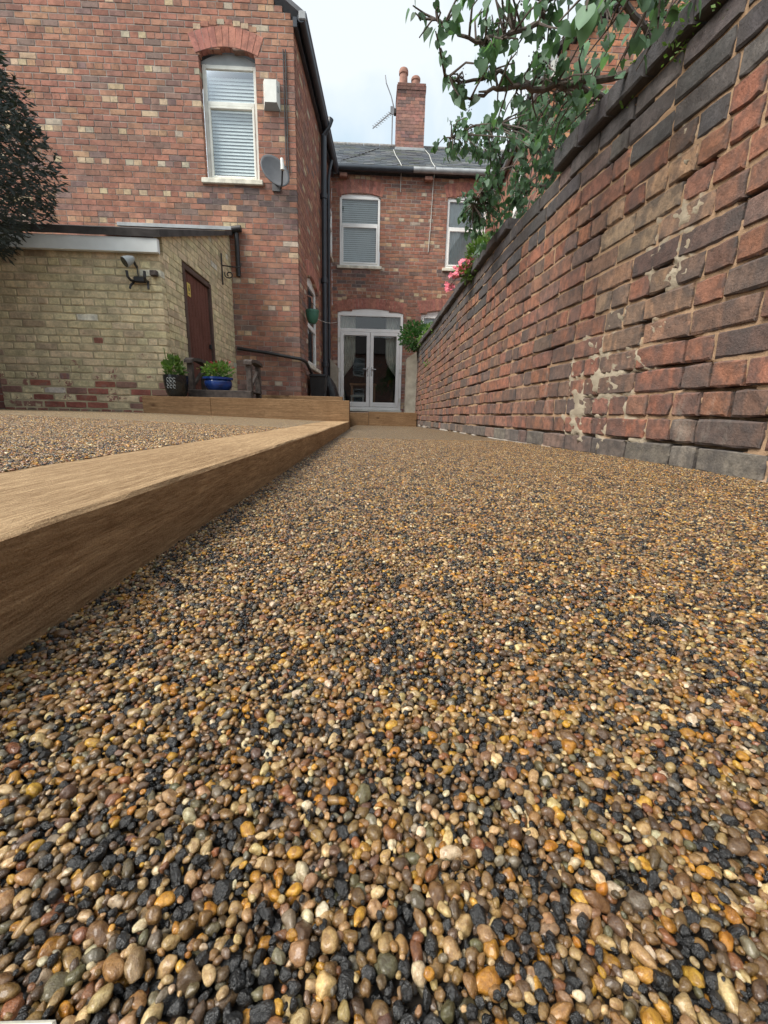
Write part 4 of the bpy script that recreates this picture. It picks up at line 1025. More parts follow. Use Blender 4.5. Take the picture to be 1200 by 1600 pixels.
# chimney, standing on the far ridge as a part of the house
def chimney():
    cx0, cx1, cy0, cy1 = 0.57, 1.32, 13.15, 13.9
    mo = MB().box(cx0+0.006, cx1-0.006, cy0+0.006, cy1-0.006, 6.95, 8.66); st = mo.build('chimney', M['mortar'], fh)
    rr = random.Random(77)
    for (O, ud, n, ln) in (((cx0, cy0, 0), (1, 0, 0), (0, -1, 0), cx1-cx0), ((cx0, cy1, 0), (0, -1, 0), (-1, 0, 0), cy1-cy0), ((cx1, cy0, 0), (0, 1, 0), (1, 0, 0), cy1-cy0)):
        mp = plane_map(O, ud, n)
        for ri, (z0, z1) in enumerate(courses(7.2, 8.65, 0.0783)):
            uu = -(0.1175 if ri % 2 else 0.0); st0 = 0.0 if ud == (1, 0, 0) else 0.054
            while uu < ln-0.02:
                a = max(uu, st0); b = min(uu+0.235, ln-(0.054 if ud == (0, -1, 0) else 0)); uu += 0.235
                if b-a < 0.04: continue
                pr = 0.012 if ri >= len(courses(7.2, 8.65, 0.0783))-2 else 0.0
                V, F, E = brick_geo(a+0.004, b-0.004, z0+0.004, z1-0.004, 0.05, 'far', rr, 0.001, pr + rr.uniform(0, 0.003), 0.003)
                c = pick([((0.34, 0.175, 0.14), 3), ((0.29, 0.16, 0.135), 3), ((0.2, 0.13, 0.12), 1)], rr)
                if ri > 14: c = tuple(v*0.55 for v in c)
                mesh_obj('brick', [mp(*p) for p in V], F, M['brick'], st, cols=[(*c, rr.random())]*len(V), edge=E)
    for (x, h) in ((0.74, 0.50), (1.07, 0.33)):
        q = MB(); q.lathe(x, 13.5, [(0.125, 8.64), (0.115, 8.72), (0.105, 8.66+h*0.75), (0.125, 8.66+h*0.78), (0.125, 8.66+h*0.92), (0.11, 8.66+h), (0.08, 8.66+h)], 18)
        q.build('chimney_pot', M['terracotta'], st, smooth=True)
    MB().box(cx0-0.03, cx1+0.03, cy0-0.03, cy1+0.03, 7.13, 7.2, 0.005).build('flashing', M['lead'], st)
chimney()
# aerials and roof cables
ae = thing('tv_aerial', 'comb-shaped television aerial on a short mast left of the chimney', 'aerial', (0.46, 13.4, 7.4))
MB().tube([(0.46, 13.4, 7.36), (0.46, 13.4, 8.22)], 0.016, 8).build('mast', M['aerial'], ae)
g = MB(); A0, A1 = Vector((0.46, 13.3, 8.10)), Vector((-0.06, 13.0, 7.52)); g.tube([A0, A1], 0.014, 6)
for i in range(9):
    q = A0.lerp(A1, 0.1+0.1*i); g.tube([q + Vector((-0.06, 0.14, 0.10)), q - Vector((-0.06, 0.14, 0.10))], 0.009, 5)
g.build('comb', M['aerial'], ae)
g = MB(); g.box(0.40, 0.50, 13.27, 13.3, 8.02, 8.2, 0.004); g.build('reflector_panel', M['aerial'], ae)
ae2 = thing('mast_pole', 'thin bent whip aerial fixed to the chimney side', 'aerial', (0.54, 13.45, 8.2))
MB().tube([(0.56, 13.5, 8.18), (0.50, 13.5, 8.30), (0.42, 13.5, 8.56), (0.28, 13.5, 8.85), (0.25, 13.5, 9.02)], [0.02, 0.018, 0.014, 0.014, 0.012], 7).build('whip', M['aerial'], ae2)
MB().box(0.50, 0.572, 13.44, 13.56, 8.14, 8.26, 0.006).build('clamp', M['black_iron'], ae2)
def on_roof(x, y): return (x, y, 5.70 + (y-11.16)*1.70/2.36 + 0.035)
for pts, lab, mm in (([on_roof(0.50, 13.0), on_roof(0.53, 12.4), on_roof(0.60, 11.8), (0.62, 11.05, 5.72), (0.62, 11.27, 5.5), (0.625, 11.285, 5.3)], 'pale cable running down the slates from the chimney foot', 'cable'),
                     ([on_roof(1.36, 13.2), on_roof(1.42, 12.6), on_roof(1.40, 11.9), (1.39, 11.04, 5.72), (1.39, 11.27, 5.5), (1.37, 11.285, 4.6), (1.34, 11.285, 4.05)], 'long pale cable dropping over the gutter and down the far house wall', 'cable'),
                     ([on_roof(0.1, 13.1), on_roof(-0.35, 12.3), on_roof(-0.8, 11.6)], 'dark cable lying diagonally across the slate roof', 'grey_cable')):
    g = MB(); g.tube(pts, 0.008, 6); o = g.build('roof_cable', M[mm]); tag(o, lab, 'cable')

# ================================================================== SHED
sh = thing('brick_shed', 'cream-painted brick shed with peeling paint, lean-to roof and reddish door', 'shed', (-3.1, 5.5, 0.12))
SX, SY = -2.25, 4.95
shf = plane_map((SX, SY, 0), (-1, 0, 0), (0, -1, 0)); shs = plane_map((SX, SY, 0), (0, 1, 0), (1, 0, 0))
CREAM = [((0.60, 0.51, 0.325), 4), ((0.57, 0.48, 0.305), 3), ((0.63, 0.54, 0.35), 2), ((0.53, 0.44, 0.29), 1)]
def shed_col(ri, hd, u, z, rnd):
    if z < 0.19: return pick([((0.20, 0.16, 0.115), 2), ((0.24, 0.11, 0.08), 1)], rnd)
    if z < 0.47 and rnd.random() < (0.70 if u < 1.3 else 0.45): return pick([((0.33, 0.12, 0.09), 3), ((0.27, 0.16, 0.125), 2)], rnd)
    if 0.4 < u < 1.25 and z < 0.95 and rnd.random() < 0.14: return pick([((0.30, 0.14, 0.10), 2), ((0.24, 0.16, 0.15), 1)], rnd)
    if rnd.random() < 0.03: return pick([((0.62, 0.59, 0.50), 2), ((0.36, 0.27, 0.19), 1)], rnd)
    return pick(CREAM, rnd, 0.1)
def peel_mat():
    m = brick_material('painted_brick', soot=0.28, bscale=50, bdist=0.006, bstr=0.8)
    t = m.node_tree; b = t.nodes['Principled BSDF']; src = b.inputs['Base Color'].links[0].from_socket
    p = pos(t); n = noise_n(t, p, 7.5, 8, 0.74)
    s = t.nodes.new('ShaderNodeSeparateXYZ'); t.links.new(p, s.inputs[0])
    mr = t.nodes.new('ShaderNodeMapRange'); mr.inputs[1].default_value = 0.1; mr.inputs[2].default_value = 1.15; mr.inputs[3].default_value = 0.10; mr.inputs[4].default_value = -0.06
    t.links.new(s.outputs['Z'], mr.inputs[0])
    ad = t.nodes.new('ShaderNodeMath'); ad.operation = 'ADD'; t.links.new(n.outputs['Fac'], ad.inputs[0]); t.links.new(mr.outputs[0], ad.inputs[1])
    c = mixc(t, ramp(t, ad.outputs[0], [(0.615, 0.0), (0.63, 1.0)]).outputs['Color'], src, (0.30, 0.16, 0.125))
    t.links.new(c, b.inputs['Base Color']); return m
M['brick_shed'] = peel_mat()
R4 = random.Random(51)
lay_bricks(sh, shf, courses(0.0, 1.76, 0.0765), make_spans(0, 1.86, []), shed_col, 0.235, 0.010, 0.09, 'near', M['brick_shed'], R4, lambda r: r % 5 == 1, 300,
           jit=0.004, bev=0.006, proud_var=0.003, mortar_m=M['mortar_shed'], mortar_w=-0.005)
def shed_roof_z(y): return 1.86 + (y-4.95)*0.405
hsd = Hole(0.55, 1.45, 0.1, 1.86, 0)
def side_rows():
    return courses(0.0, 2.83, 0.0786)
def side_lim(z):
    return (max(0.094, (z-0.026-1.915)/0.379), 2.44)
lay_bricks(sh, shs, side_rows(), make_spans(0, 2.44, [hsd], side_lim), lambda ri, hd, u, z, r_: shed_col(ri, hd, 9, z, r_) if z > 0.5 else shed_col(ri, hd, 0.2, z, r_), 0.235, 0.010, 0.09, 'mid', M['brick_shed'], R4, lambda r: r % 5 == 1, 0,
           jit=0.003, bev=0.005, proud_var=0.003, mortar_m=M['mortar_shed'], mortar_w=-0.005, bulk='side_brickwork')
# planked door
fz = MB()
for (a, b, c, d) in ((0.55, 0.61, 0.28, 1.86), (1.39, 1.45, 0.28, 1.86), (0.61, 1.39, 1.80, 1.86)): fz.box(a, b, c, d, -0.06, 0.012, 0.004, fr=lambda x, y, z: shs(x, y, z))
df = fz.build('door_frame', M['frame_wood'], sh)
dr = MB().box(0.612, 1.388, 0.285, 1.797, -0.055, -0.034, fr=lambda x, y, z: shs(x, y, z)).build('door', M['door_wood'], sh)
for i in range(8):
    a = 0.614 + i*0.0965; MB().box(a+0.002, a+0.0945, 0.288, 1.794, -0.034, -0.016 + R4.uniform(-0.002, 0.002), 0.005, fr=lambda x, y, z: shs(x, y, z)).build('plank', M['door_wood'], dr)
MB().box(1.30, 1.33, 1.0, 1.06, -0.016, 0.02, 0.006, fr=lambda x, y, z: shs(x, y, z)).build('handle', M['black_iron'], dr)
sg = MB().box(0.69, 0.78, 1.53, 1.68, -0.014, -0.008, 0.002, fr=lambda x, y, z: shs(x, y, z)).build('door_sign', M['sign_yellow'], dr)
mk = MB(); mk.box(0.72, 0.75, 1.59, 1.63, -0.0078, -0.0066, fr=lambda x, y, z: shs(x, y, z)); mk.box(0.728, 0.742, 1.633, 1.655, -0.0078, -0.0066, fr=lambda x, y, z: shs(x, y, z)); mk.box(0.71, 0.76, 1.555, 1.565, -0.0078, -0.0066, fr=lambda x, y, z: shs(x, y, z))
for p in mk.build('sign_mark', M['black_plastic'], None), : 
    w_ = p.location.copy(); p.parent = dr; p.location = w_ - world_loc(dr)
# roof slab, fascia, flashing
rs = MB(); V = []; F = []; n = 24
for i in range(n+1):
    x = -4.2 + (4.2+SX+0.06)*i/n; dz = 0.006*mnoise.noise(Vector((x*5, 0, 1))); dy = 0.012*mnoise.noise(Vector((x*7, 3, 1)))
    V += [(x, 4.87+dy, 1.885+dz), (x, 4.865+dy, 1.955+dz*2), (x, 7.39, 2.90), (x, 7.39, 2.84)]
for i in range(n):
    for k_ in range(4): F.append((4*i+k_, 4*i+4+k_, 4*i+4+(k_+1) % 4, 4*i+(k_+1) % 4))
F += [(0, 1, 2, 3), (4*n+3, 4*n+2, 4*n+1, 4*n)]
mesh_obj('felt_roof', V, F, M['felt'], sh)
MB().box(-4.1, SX+0.02, 4.885, 4.935, 1.745, 1.88, 0.004).build('fascia_board', M['fascia'], sh)
MB().box(-3.95, -2.15, 7.365, 7.388, 2.905, 2.955, 0.003).build('flashing', M['lead'], sh)
g = MB(); g.tube([(-2.13, 7.36, 2.25), (-2.13, 7.36, 2.88)], 0.035, 10); g.tube([(-2.19, 7.34, 2.90), (-2.05, 7.34, 2.92)], 0.05, 10); o = g.build('downpipe', M['black_iron'], None, smooth=True)
tag(o, 'short black downpipe with hopper where the shed roof meets the house', 'pipe')
# floodlight, hook rack, little box, basket bracket
fl = thing('floodlight', 'small round outdoor spotlight under the white fascia of the shed', 'lamp', (-2.53, 4.95, 1.62))
g = MB(); d = Vector((-0.55, -0.62, -0.55)).normalized(); c0 = Vector((-2.525, 4.86, 1.655))
g.tube([c0 - d*0.06, c0 - d*0.02, c0 + d*0.035, c0 + d*0.05], [0.022, 0.04, 0.052, 0.053], 16); g.build('lamp_head', M['grey_plastic'], fl, smooth=True)
MB().tube([c0 + d*0.049, c0 + d*0.054], 0.047, 16).build('lens', M['black_glaze'], fl)
MB().tube([c0 - d*0.05, (-2.49, 4.92, 1.63), (-2.49, 4.945, 1.62)], 0.013, 8).build('mount', M['black_plastic'], fl)
MB().tube([(-2.49, 4.944, 1.62), (-2.485, 4.943, 1.54), (-2.48, 4.943, 1.50)], 0.006, 6).build('flex', M['black_plastic'], fl)
hk = thing('wall_rack', 'black wall-mounted hose rack with upturned arms on the shed', 'rack', (-2.46, 4.95, 1.44))
MB().box(-2.52, -2.40, 4.90, 4.945, 1.465, 1.52, 0.008).build('body', M['black_iron'], hk)
for sx in (-1, 1):
    x = -2.46 + sx*0.075; g = MB(); g.tube([(x, 4.94, 1.48), (x, 4.88, 1.475), (x+sx*0.012, 4.85, 1.50), (x+sx*0.016, 4.85, 1.555)], 0.014, 8)
    g.tube([(x, 4.94, 1.47), (x+sx*0.015, 4.90, 1.43), (x+sx*0.022, 4.89, 1.395)], 0.012, 8); g.build('arm', M['black_iron'], hk, smooth=True)
jb = MB().box(-2.345, -2.27, 4.895, 4.944, 1.53, 1.585, 0.008); o = jb.build('junction_box', M['bench_wood']); tag(o, 'small brown junction box at the shed front corner', 'junction box')
hb = thing('basket_bracket', 'empty scrolled black hanging-basket bracket on the shed side wall', 'bracket', (-2.25, 6.9, 2.1))
g = MB(); g.tube([(-2.235, 6.9, 2.0), (-2.235, 6.9, 2.42)], 0.010, 8); g.build('back_bar', M['black_iron'], hb)
g = MB(); g.tube([(-2.235, 6.9, 2.26), (-2.0, 6.9, 2.24), (-1.96, 6.9, 2.26), (-1.95, 6.9, 2.30)], 0.009, 8); g.build('arm', M['black_iron'], hb)
g = MB(); g.tube([(-2.235+0.10+0.085*cos(t)*(1-t/14), 6.9, 2.14+0.07*sin(t)*(1-t/14)) for t in np.linspace(2.6, 10.5, 26)], 0.008, 6); g.build('scroll', M['black_iron'], hb)

# ================================================================== BENCH, POTS
bn = thing('garden_bench', 'low dark wooden garden seat holding a blue flower pot', 'bench', (-1.74, 5.2, 0.285))
MB().box(-2.08, -1.37, 4.99, 5.03, 0.305, 0.392, 0.006).build('front_rail', M['bench_wood'], bn)
for i in range(4): MB().box(-2.08, -1.37, 5.04+i*0.11, 5.14+i*0.11, 0.375, 0.395, 0.004).build('slat', M['bench_wood'], bn)
for x in (-2.06, -1.40):
    for y, h in ((5.06, 0.69), (5.44, 0.69)): MB().box(x-0.03, x+0.03, y-0.03, y+0.03, 0.286, h, 0.005).build('leg', M['bench_wood'], bn)
    g = MB(); k = 8; V = []; F = []
    for i in range(k+1):
        y = 5.0 + 0.52*i/k; z = 0.70 + 0.02*sin(i/k*pi) - (0.02 if i == 0 else 0)
        V += [(x-0.045, y, z), (x+0.045, y, z), (x+0.045, y, z+0.035), (x-0.045, y, z+0.035)]
    for i in range(k):
        for q in range(4): F.append((4*i+q, 4*i+4+q, 4*i+4+(q+1) % 4, 4*i+(q+1) % 4))
    F += [(3, 2, 1, 0), (4*k, 4*k+1, 4*k+2, 4*k+3)]; mesh_obj('armrest', V, F, M['bench_wood'], bn)
    MB().box(x-0.018, x+0.018, 5.1, 5.42, 0.42, 0.46, 0.004, fr=lambda a, y, z: (a, y, z + (y-5.1)*0.6)).build('brace', M['bench_wood'], bn)
def leafy(mb_, c, rad, n, size, rr, up_=0.6, squash=(1, 1, 1)):
    for _ in range(n):
        d = Vector((rr.gauss(0, 1), rr.gauss(0, 1), rr.gauss(0, 1))).normalized()*rad*(rr.random()**0.45)
        p = Vector(c) + Vector((d.x*squash[0], d.y*squash[1], d.z*squash[2]))
        dirv = (d.normalized() + Vector((rr.uniform(-.8, .8), rr.uniform(-.8, .8), rr.uniform(-.5, 1)*up_+0.2))).normalized()
        sd2 = dirv.cross(Vector((rr.uniform(-1, 1), rr.uniform(-1, 1), rr.uniform(-1, 1)))).normalized(); s = size*rr.uniform(0.6, 1.3); nn = dirv.cross(sd2)
        mb_.add([p, p + dirv*s*0.5 + sd2*s*0.28 + nn*s*0.08, p + dirv*s, p + dirv*s*0.5 - sd2*s*0.28 + nn*s*0.08], [(0, 1, 2), (0, 2, 3)])
RP = random.Random(61)
bp = thing('flower_pot', 'glossy cobalt blue flower pot standing on the dark garden seat', 'flower pot', (-1.785, 5.14, 0.396))
MB().lathe(-1.785, 5.14, [(0.115, 0.397), (0.145, 0.43), (0.155, 0.47), (0.15, 0.50), (0.142, 0.51), (0.168, 0.517), (0.168, 0.54), (0.15, 0.54), (0.13, 0.50)], 30).build('pot_body', M['blue_glaze'], bp, smooth=True)
g = MB(); leafy(g, (-1.785, 5.14, 0.60), 0.17, 520, 0.05, RP, squash=(1.0, 1.0, 0.55)); o = g.build('bedding_plant', M['leaf_light']); 
o2 = o; tag(o, 'bushy green bedding plant with red and cream flowers in the blue pot', 'plant'); o['kind'] = 'thing'
g = MB(); leafy(g, (-1.73, 5.12, 0.665), 0.12, 26, 0.035, RP, squash=(1, 1, 0.5)); q = g.build('red_bloom', M['red_petal'], o)
g = MB(); leafy(g, (-1.84, 5.10, 0.62), 0.14, 30, 0.03, RP, squash=(1, 1, 0.5)); q = g.build('cream_bloom', M['yellow_petal'], o)
kp = thing('flower_pot', 'glossy black square-shouldered planter with raised swirl pattern beside the shed corner', 'flower pot', (-2.12, 4.80, 0.302))
MB().lathe(-2.12, 4.80, [(0.085, 0.303), (0.105, 0.34), (0.122, 0.42), (0.128, 0.49), (0.126, 0.525), (0.112, 0.525), (0.10, 0.48)], 28).build('pot_body', M['black_glaze'], kp, smooth=True)
g = MB()
for i in range(3):
    for k_ in range(3):
        a0 = -pi/2 - 0.25 + 0.26*i; zc = 0.40 + 0.038*k_
        g.tube([(-2.12 + 0.129*cos(a0 + 0.10*cos(t)), 4.80 + 0.129*sin(a0 + 0.10*cos(t)), zc + 0.015*sin(t)) for t in np.linspace(0.3, 5.4, 9)], 0.003, 5)
g.build('swirl_relief', M['grey_plastic'], kp)
g = MB(); leafy(g, (-2.14, 4.80, 0.60), 0.11, 200, 0.06, RP, up_=1.6, squash=(0.8, 0.8, 1.0)); g.tube([(-2.16, 4.8, 0.5), (-2.20, 4.78, 0.68), (-2.21, 4.78, 0.80)], 0.004, 5)
o = g.build('leafy_plant', M['leaf_light']); tag(o, 'yellow-green leafy plant growing in the black planter', 'plant')
# hanging basket on its bracket, washing line, bins
hb2 = thing('hanging_basket', 'green plastic hanging basket on the side wall by the ground-floor window', 'basket', (-1.02, 7.72, 1.66))
MB().lathe(-1.02, 7.72, [(0.05, 1.655), (0.085, 1.70), (0.105, 1.77), (0.112, 1.84), (0.118, 1.84), (0.118, 1.868), (0.10, 1.868), (0.09, 1.80)], 22).build('bowl', M['green_plastic'], hb2, smooth=True)
MB().tube([(-1.165, 7.72, 2.05), (-1.10, 7.72, 2.10), (-1.03, 7.72, 2.07), (-1.02, 7.72, 1.98)], 0.014, 8).build('hook', M['terracotta'], hb2, smooth=True)
for a in (0.3, 2.4, 4.5): MB().tube([(-1.02+0.11*cos(a), 7.72+0.11*sin(a), 1.86), (-1.02, 7.72, 1.99)], 0.003, 5).build('chain', M['black_iron'], hb2)
g = MB(); P0, P1 = Vector((-1.0, 7.84, 1.78)), Vector((-0.88, 11.27, 2.40)); g.tube([P0.lerp(P1, t) - Vector((0, 0, 0.05*sin(pi*t))) for t in np.linspace(0, 1, 9)], 0.006, 5)
o = g.build('washing_line', M['cable']); tag(o, 'thin washing line from the green basket to the far house wall', 'line')
wb = thing('wheelie_bin', 'black lidded bin standing against the side wall behind the sleeper', 'bin', (-0.98, 8.1, 0.286))
V = [(-1.08, 7.95, 0.287), (-0.86, 7.95, 0.287), (-0.86, 8.25, 0.287), (-1.08, 8.25, 0.287), (-1.11, 7.9, 0.80), (-0.83, 7.9, 0.80), (-0.83, 8.3, 0.80), (-1.11, 8.3, 0.80)]
mesh_obj('bin_body', V, [(3, 2, 1, 0), (0, 1, 5, 4), (1, 2, 6, 5), (2, 3, 7, 6), (3, 0, 4, 7), (4, 5, 6, 7)], M['black_plastic'], wb)
MB().box(-1.12, -0.82, 7.88, 8.32, 0.802, 0.85, 0.012).build('lid', M['black_plastic'], wb)
def sack():
    V, F = [], []; n = 26; zs = np.linspace(0, 1, 12)
    for f in zs:
        for k_ in range(n):
            t = 2*pi*k_/n; r = 0.17*(1-f**2.2*0.85)*(1 + 0.16*mnoise.noise(Vector((cos(t)*1.7, sin(t)*1.7, f*3))) + 0.05*sin(9*t)*f)
            V.append((-0.74 + r*cos(t) - 0.12*f, 8.75 + r*sin(t), 0.20 + 0.085 + 0.62*f))
    for i in range(11):
        for k_ in range(n): F.append((i*n+k_, i*n+(k_+1) % n, (i+1)*n+(k_+1) % n, (i+1)*n+k_))
    F.append(tuple(range(n))[::-1]); F.append(tuple(11*n+k_ for k_ in range(n)))
    o = mesh_obj('rubbish_sack', V, F, M['black_sack'], None, smooth=True); tag(o, 'full black rubbish sack leaning beside the bin', 'sack')
sack()
# rendered stub walls by the door
def slope_pillar(x0, x1, y0, y1, z0, za, zb, label):
    V = [(x0, y0, z0), (x1, y0, z0), (x1, y1, z0), (x0, y1, z0), (x0, y0, za), (x1, y0, zb), (x1, y1, zb), (x0, y1, za)]
    o = mesh_obj('rendered_wall', V, [(3, 2, 1, 0), (4, 5, 6, 7), (0, 1, 5, 4), (1, 2, 6, 5), (2, 3, 7, 6), (3, 0, 4, 7)], M['render']); tag(o, label, 'wall')
slope_pillar(0.70, 0.98, 8.6, 8.9, 0.2, 1.26, 1.44, 'beige rendered stub wall with sloping top right of the french doors')
slope_pillar(-0.97, -0.80, 10.4, 10.7, 0.2, 1.42, 1.25, 'narrow beige rendered upstand left of the french doors')
g = MB(); V = [(0.90, 7.55, 1.28), (1.16, 7.55, 1.28), (1.16, 7.55, 1.37), (1.03, 7.55, 1.50), (0.90, 7.55, 1.37)]; V += [(x, y+0.2, z) for (x, y, z) in V]
# small gabled bird house standing on the wall's far end
bh = thing('bird_house', 'small pale orange gabled bird house on the far end of the garden wall', 'bird house', (1.0, 7.0, 1.37))
def birdhouse():
    x0, x1, y0, y1, z0 = 0.86, 1.10, 7.0, 7.16, 1.372
    V = [(x0, y0, z0), (x1, y0, z0), (x1, y0, z0+0.06), ((x0+x1)/2, y0, z0+0.16), (x0, y0, z0+0.06)]; V += [(a, y1, c) for (a, _, c) in V]
    mesh_obj('house_body', V, [(0, 1, 2, 3, 4), (9, 8, 7, 6, 5), (0, 5, 6, 1), (1, 6, 7, 2), (2, 7, 8, 3), (3, 8, 9, 4), (4, 9, 5, 0)], M['terracotta'], bh)
    MB().tube([((x0+x1)/2, y0-0.002, z0+0.075), ((x0+x1)/2, y0+0.01, z0+0.075)], 0.018, 12).build('entrance_hole', M['black_plastic'], bh)
birdhouse()

# ================================================================== NEIGHBOUR'S HOUSE (right, beyond the wall)
nh = thing('neighbour_house', 'orange-red brick house wing seen through the leaves above the garden wall', 'house', (4.6, 7.4, 0))
nf = plane_map((2.64, 7.4, 0), (1, 0, 0), (0, -1, 0)); R5 = random.Random(91)
ORG = [((0.42, 0.19, 0.105), 4), ((0.36, 0.15, 0.09), 4), ((0.48, 0.25, 0.14), 2), ((0.27, 0.14, 0.10), 2)]
lay_bricks(nh, nf, courses(0.05, 7.0, 0.0783), make_spans(0, 4.6, [], lambda z: (0, 4.6) if z < 5.35 else ((z-5.35)/0.68, 4.6-(z-5.35)/0.68)), lambda ri, hd, u, z, r_: pick(BUFF, r_) if hd and r_.random() < .3 else pick(ORG, r_),
           0.235, 0.009, 0.1, 'mid', M['brick'], R5, hdr, 200, jit=0.0018, bev=0.003, mortar_m=M['mortar'], mortar_w=-0.0045)
ns_d = (Vector((2.9, 11.3, 0)) - Vector((2.64, 7.4, 0))).normalized(); nsd = plane_map((2.64, 7.4, 0), ns_d, (-ns_d.y, ns_d.x, 0))
nh1 = Hole(1.2, 2.2, 3.3, 4.7, 0.08)
lay_bricks(nh, nsd, courses(0.05, 5.35, 0.0783), make_spans(0.104, 3.9, [nh1]), lambda ri, hd, u, z, r_: pick(RED, r_), 0.235, 0.009, 0.1, 'mid', M['brick'], R5, hdr, 0, jit=0.0018, bev=0.003,
           mortar_m=M['mortar'], mortar_w=-0.006, bulk='side_brickwork')
window(nh, nsd, 1.205, 2.195, 3.3, 4.7, 4.2, back=0.05, blind=True, rise=0.07)
q = MB(); quad_prism(q, [(2.5, 7.33, 5.33), (4.94, 7.33, 6.98), (5.1, 11.5, 6.98), (2.7, 11.5, 5.33)], 0.05); quad_prism(q, [(4.94, 7.33, 6.98), (7.4, 7.33, 5.33), (7.5, 11.5, 5.33), (5.1, 11.5, 6.98)], 0.05); q.build('roof', M['felt'], nh)
MB().tube([(2.57, 7.3, 5.28), (2.80, 11.1, 5.28)], 0.055, 10).build('gutter', M['lead'], nh, smooth=True)
MB().tube([(2.60, 7.28, 5.22), (2.63, 7.30, 5.12), (2.66, 7.36, 4.98)], 0.07, 12).build('gutter_outlet', M['white_plastic'], nh, smooth=True)

# dark boundary wall on the far left
lw = thing('brick_wall', 'shaded dark red brick boundary wall at the left edge beyond the terrace', 'wall', (-4.1, 4.2, 0.1))
lwm = plane_map((-4.11, 2.6, 0), (0, 1, 0), (1, 0, 0)); R6 = random.Random(95)
lay_bricks(lw, lwm, courses(0.05, 1.85, 0.0783), make_spans(0, 4.78, []), lambda ri, hd, u, z, r_: pick([((0.22, 0.085, 0.065), 3), ((0.16, 0.075, 0.065), 3), ((0.11, 0.07, 0.065), 1)], r_), 0.235, 0.010, 0.1, 'mid', M['brick'], R6, hdr, 60,
           mortar_m=M['mortar'], mortar_w=-0.0045)

# houses across the back lane, behind the camera: what the windows and doors reflect
bk = thing('terraced_house', 'row of red brick houses across the back lane, mirrored in the far windows', 'house', (0, -16.0, 0))
bkm = plane_map((9, -16.0, 0), (-1, 0, 0), (0, 1, 0)); R7 = random.Random(99)
bh_ = [Hole(a, a+1.0, z, z+1.45, 0.06) for a in (2.0, 5.2, 9.6, 12.8, 15.6) for z in (0.9, 3.5)]
lay_bricks(bk, bkm, courses(0.0, 5.3, 0.0783), make_spans(0, 18, bh_), lambda ri, hd, u, z, r_: pick(RED, r_), 0.235, 0.011, 0.10, 'mid', M['brick'], R7, hdr, 0, mortar_m=M['mortar'], mortar_w=-0.0045)
for h_ in bh_: window(bk, bkm, h_.u0+0.005, h_.u1-0.005, h_.z0, h_.zs, h_.z0+1.0, back=0.05, blind=True, rise=0.05)
q = MB(); quad_prism(q, [(9.3, -15.8, 5.25), (-9.3, -15.8, 5.25), (-9.3, -18.4, 7.1), (9.3, -18.4, 7.1)], 0.06); quad_prism(q, [(9.3, -18.4, 7.1), (-9.3, -18.4, 7.1), (-9.3, -21, 5.25), (9.3, -21, 5.25)], 0.06); q.build('roof', M['felt'], bk)

# ================================================================== PLANTS
def leaf_mesh(i):
    rr = random.Random(200+i); out = [(0, 0.0), (0.24, -0.07), (0.40, 0.10), (0.40, 0.36), (0.25, 0.68), (0.09, 0.90), (0, 1.02)]
    V = [(0, 0.02, 0), (0, 0.3, -0.015), (0, 0.62, -0.02), (0, 1.02, -0.10)]; cup = rr.uniform(0.10, 0.26); curl = rr.uniform(0.05, 0.22)
    Lr = []
    for sx in (-1, 1):
        ids = []
        for (x, y) in out[1:6]:
            ids.append(len(V)); V.append((sx*x*rr.uniform(0.97, 1.03), y, cup*x - curl*y*y + rr.uniform(-0.008, 0.008)))
        Lr.append(ids)
    V[3] = (0, 1.02, -curl*1.05); V[2] = (0, 0.62, -curl*0.38); V[1] = (0, 0.3, -curl*0.09)
    F = []
    for sx, ids in zip((-1, 1), Lr):
        a, b, c_, d, e = ids
        tris = [(0, a, b), (0, b, 1), (1, b, c_), (1, c_, 2), (2, c_, d), (2, d, e), (2, e, 3)]
        F += [t if sx > 0 else t[::-1] for t in tris]
    me = bpy.data.meshes.new('leaf'); me.from_pydata(V, [], F); me.polygons.foreach_set('use_smooth', [True]*len(F)); me.materials.append(M['leaf']); return me
LEAF = [leaf_mesh(i) for i in range(6)]
LV = [np.array([v.co[:] for v in m_.vertices]) for m_ in LEAF]; LF = [[tuple(p.vertices) for p in m_.polygons] for m_ in LEAF]
lt = thing('lilac_tree', 'lilac tree with drooping heart-shaped leaves overhanging the garden wall', 'tree', (1.75, 2.5, 0))
RT = random.Random(17)
trunk = MB(); trunk.tube([(1.75, 2.5, -0.1), (1.72, 2.45, 0.7), (1.6, 2.35, 1.2), (1.45, 2.25, 1.5)], [0.07, 0.06, 0.05, 0.035], 10)
trunk.tube([(1.72, 2.45, 0.7), (1.75, 2.9, 1.3), (1.6, 3.1, 1.62)], [0.05, 0.04, 0.026], 10)
trunk.build('trunk', M['bark'], lt, smooth=True)
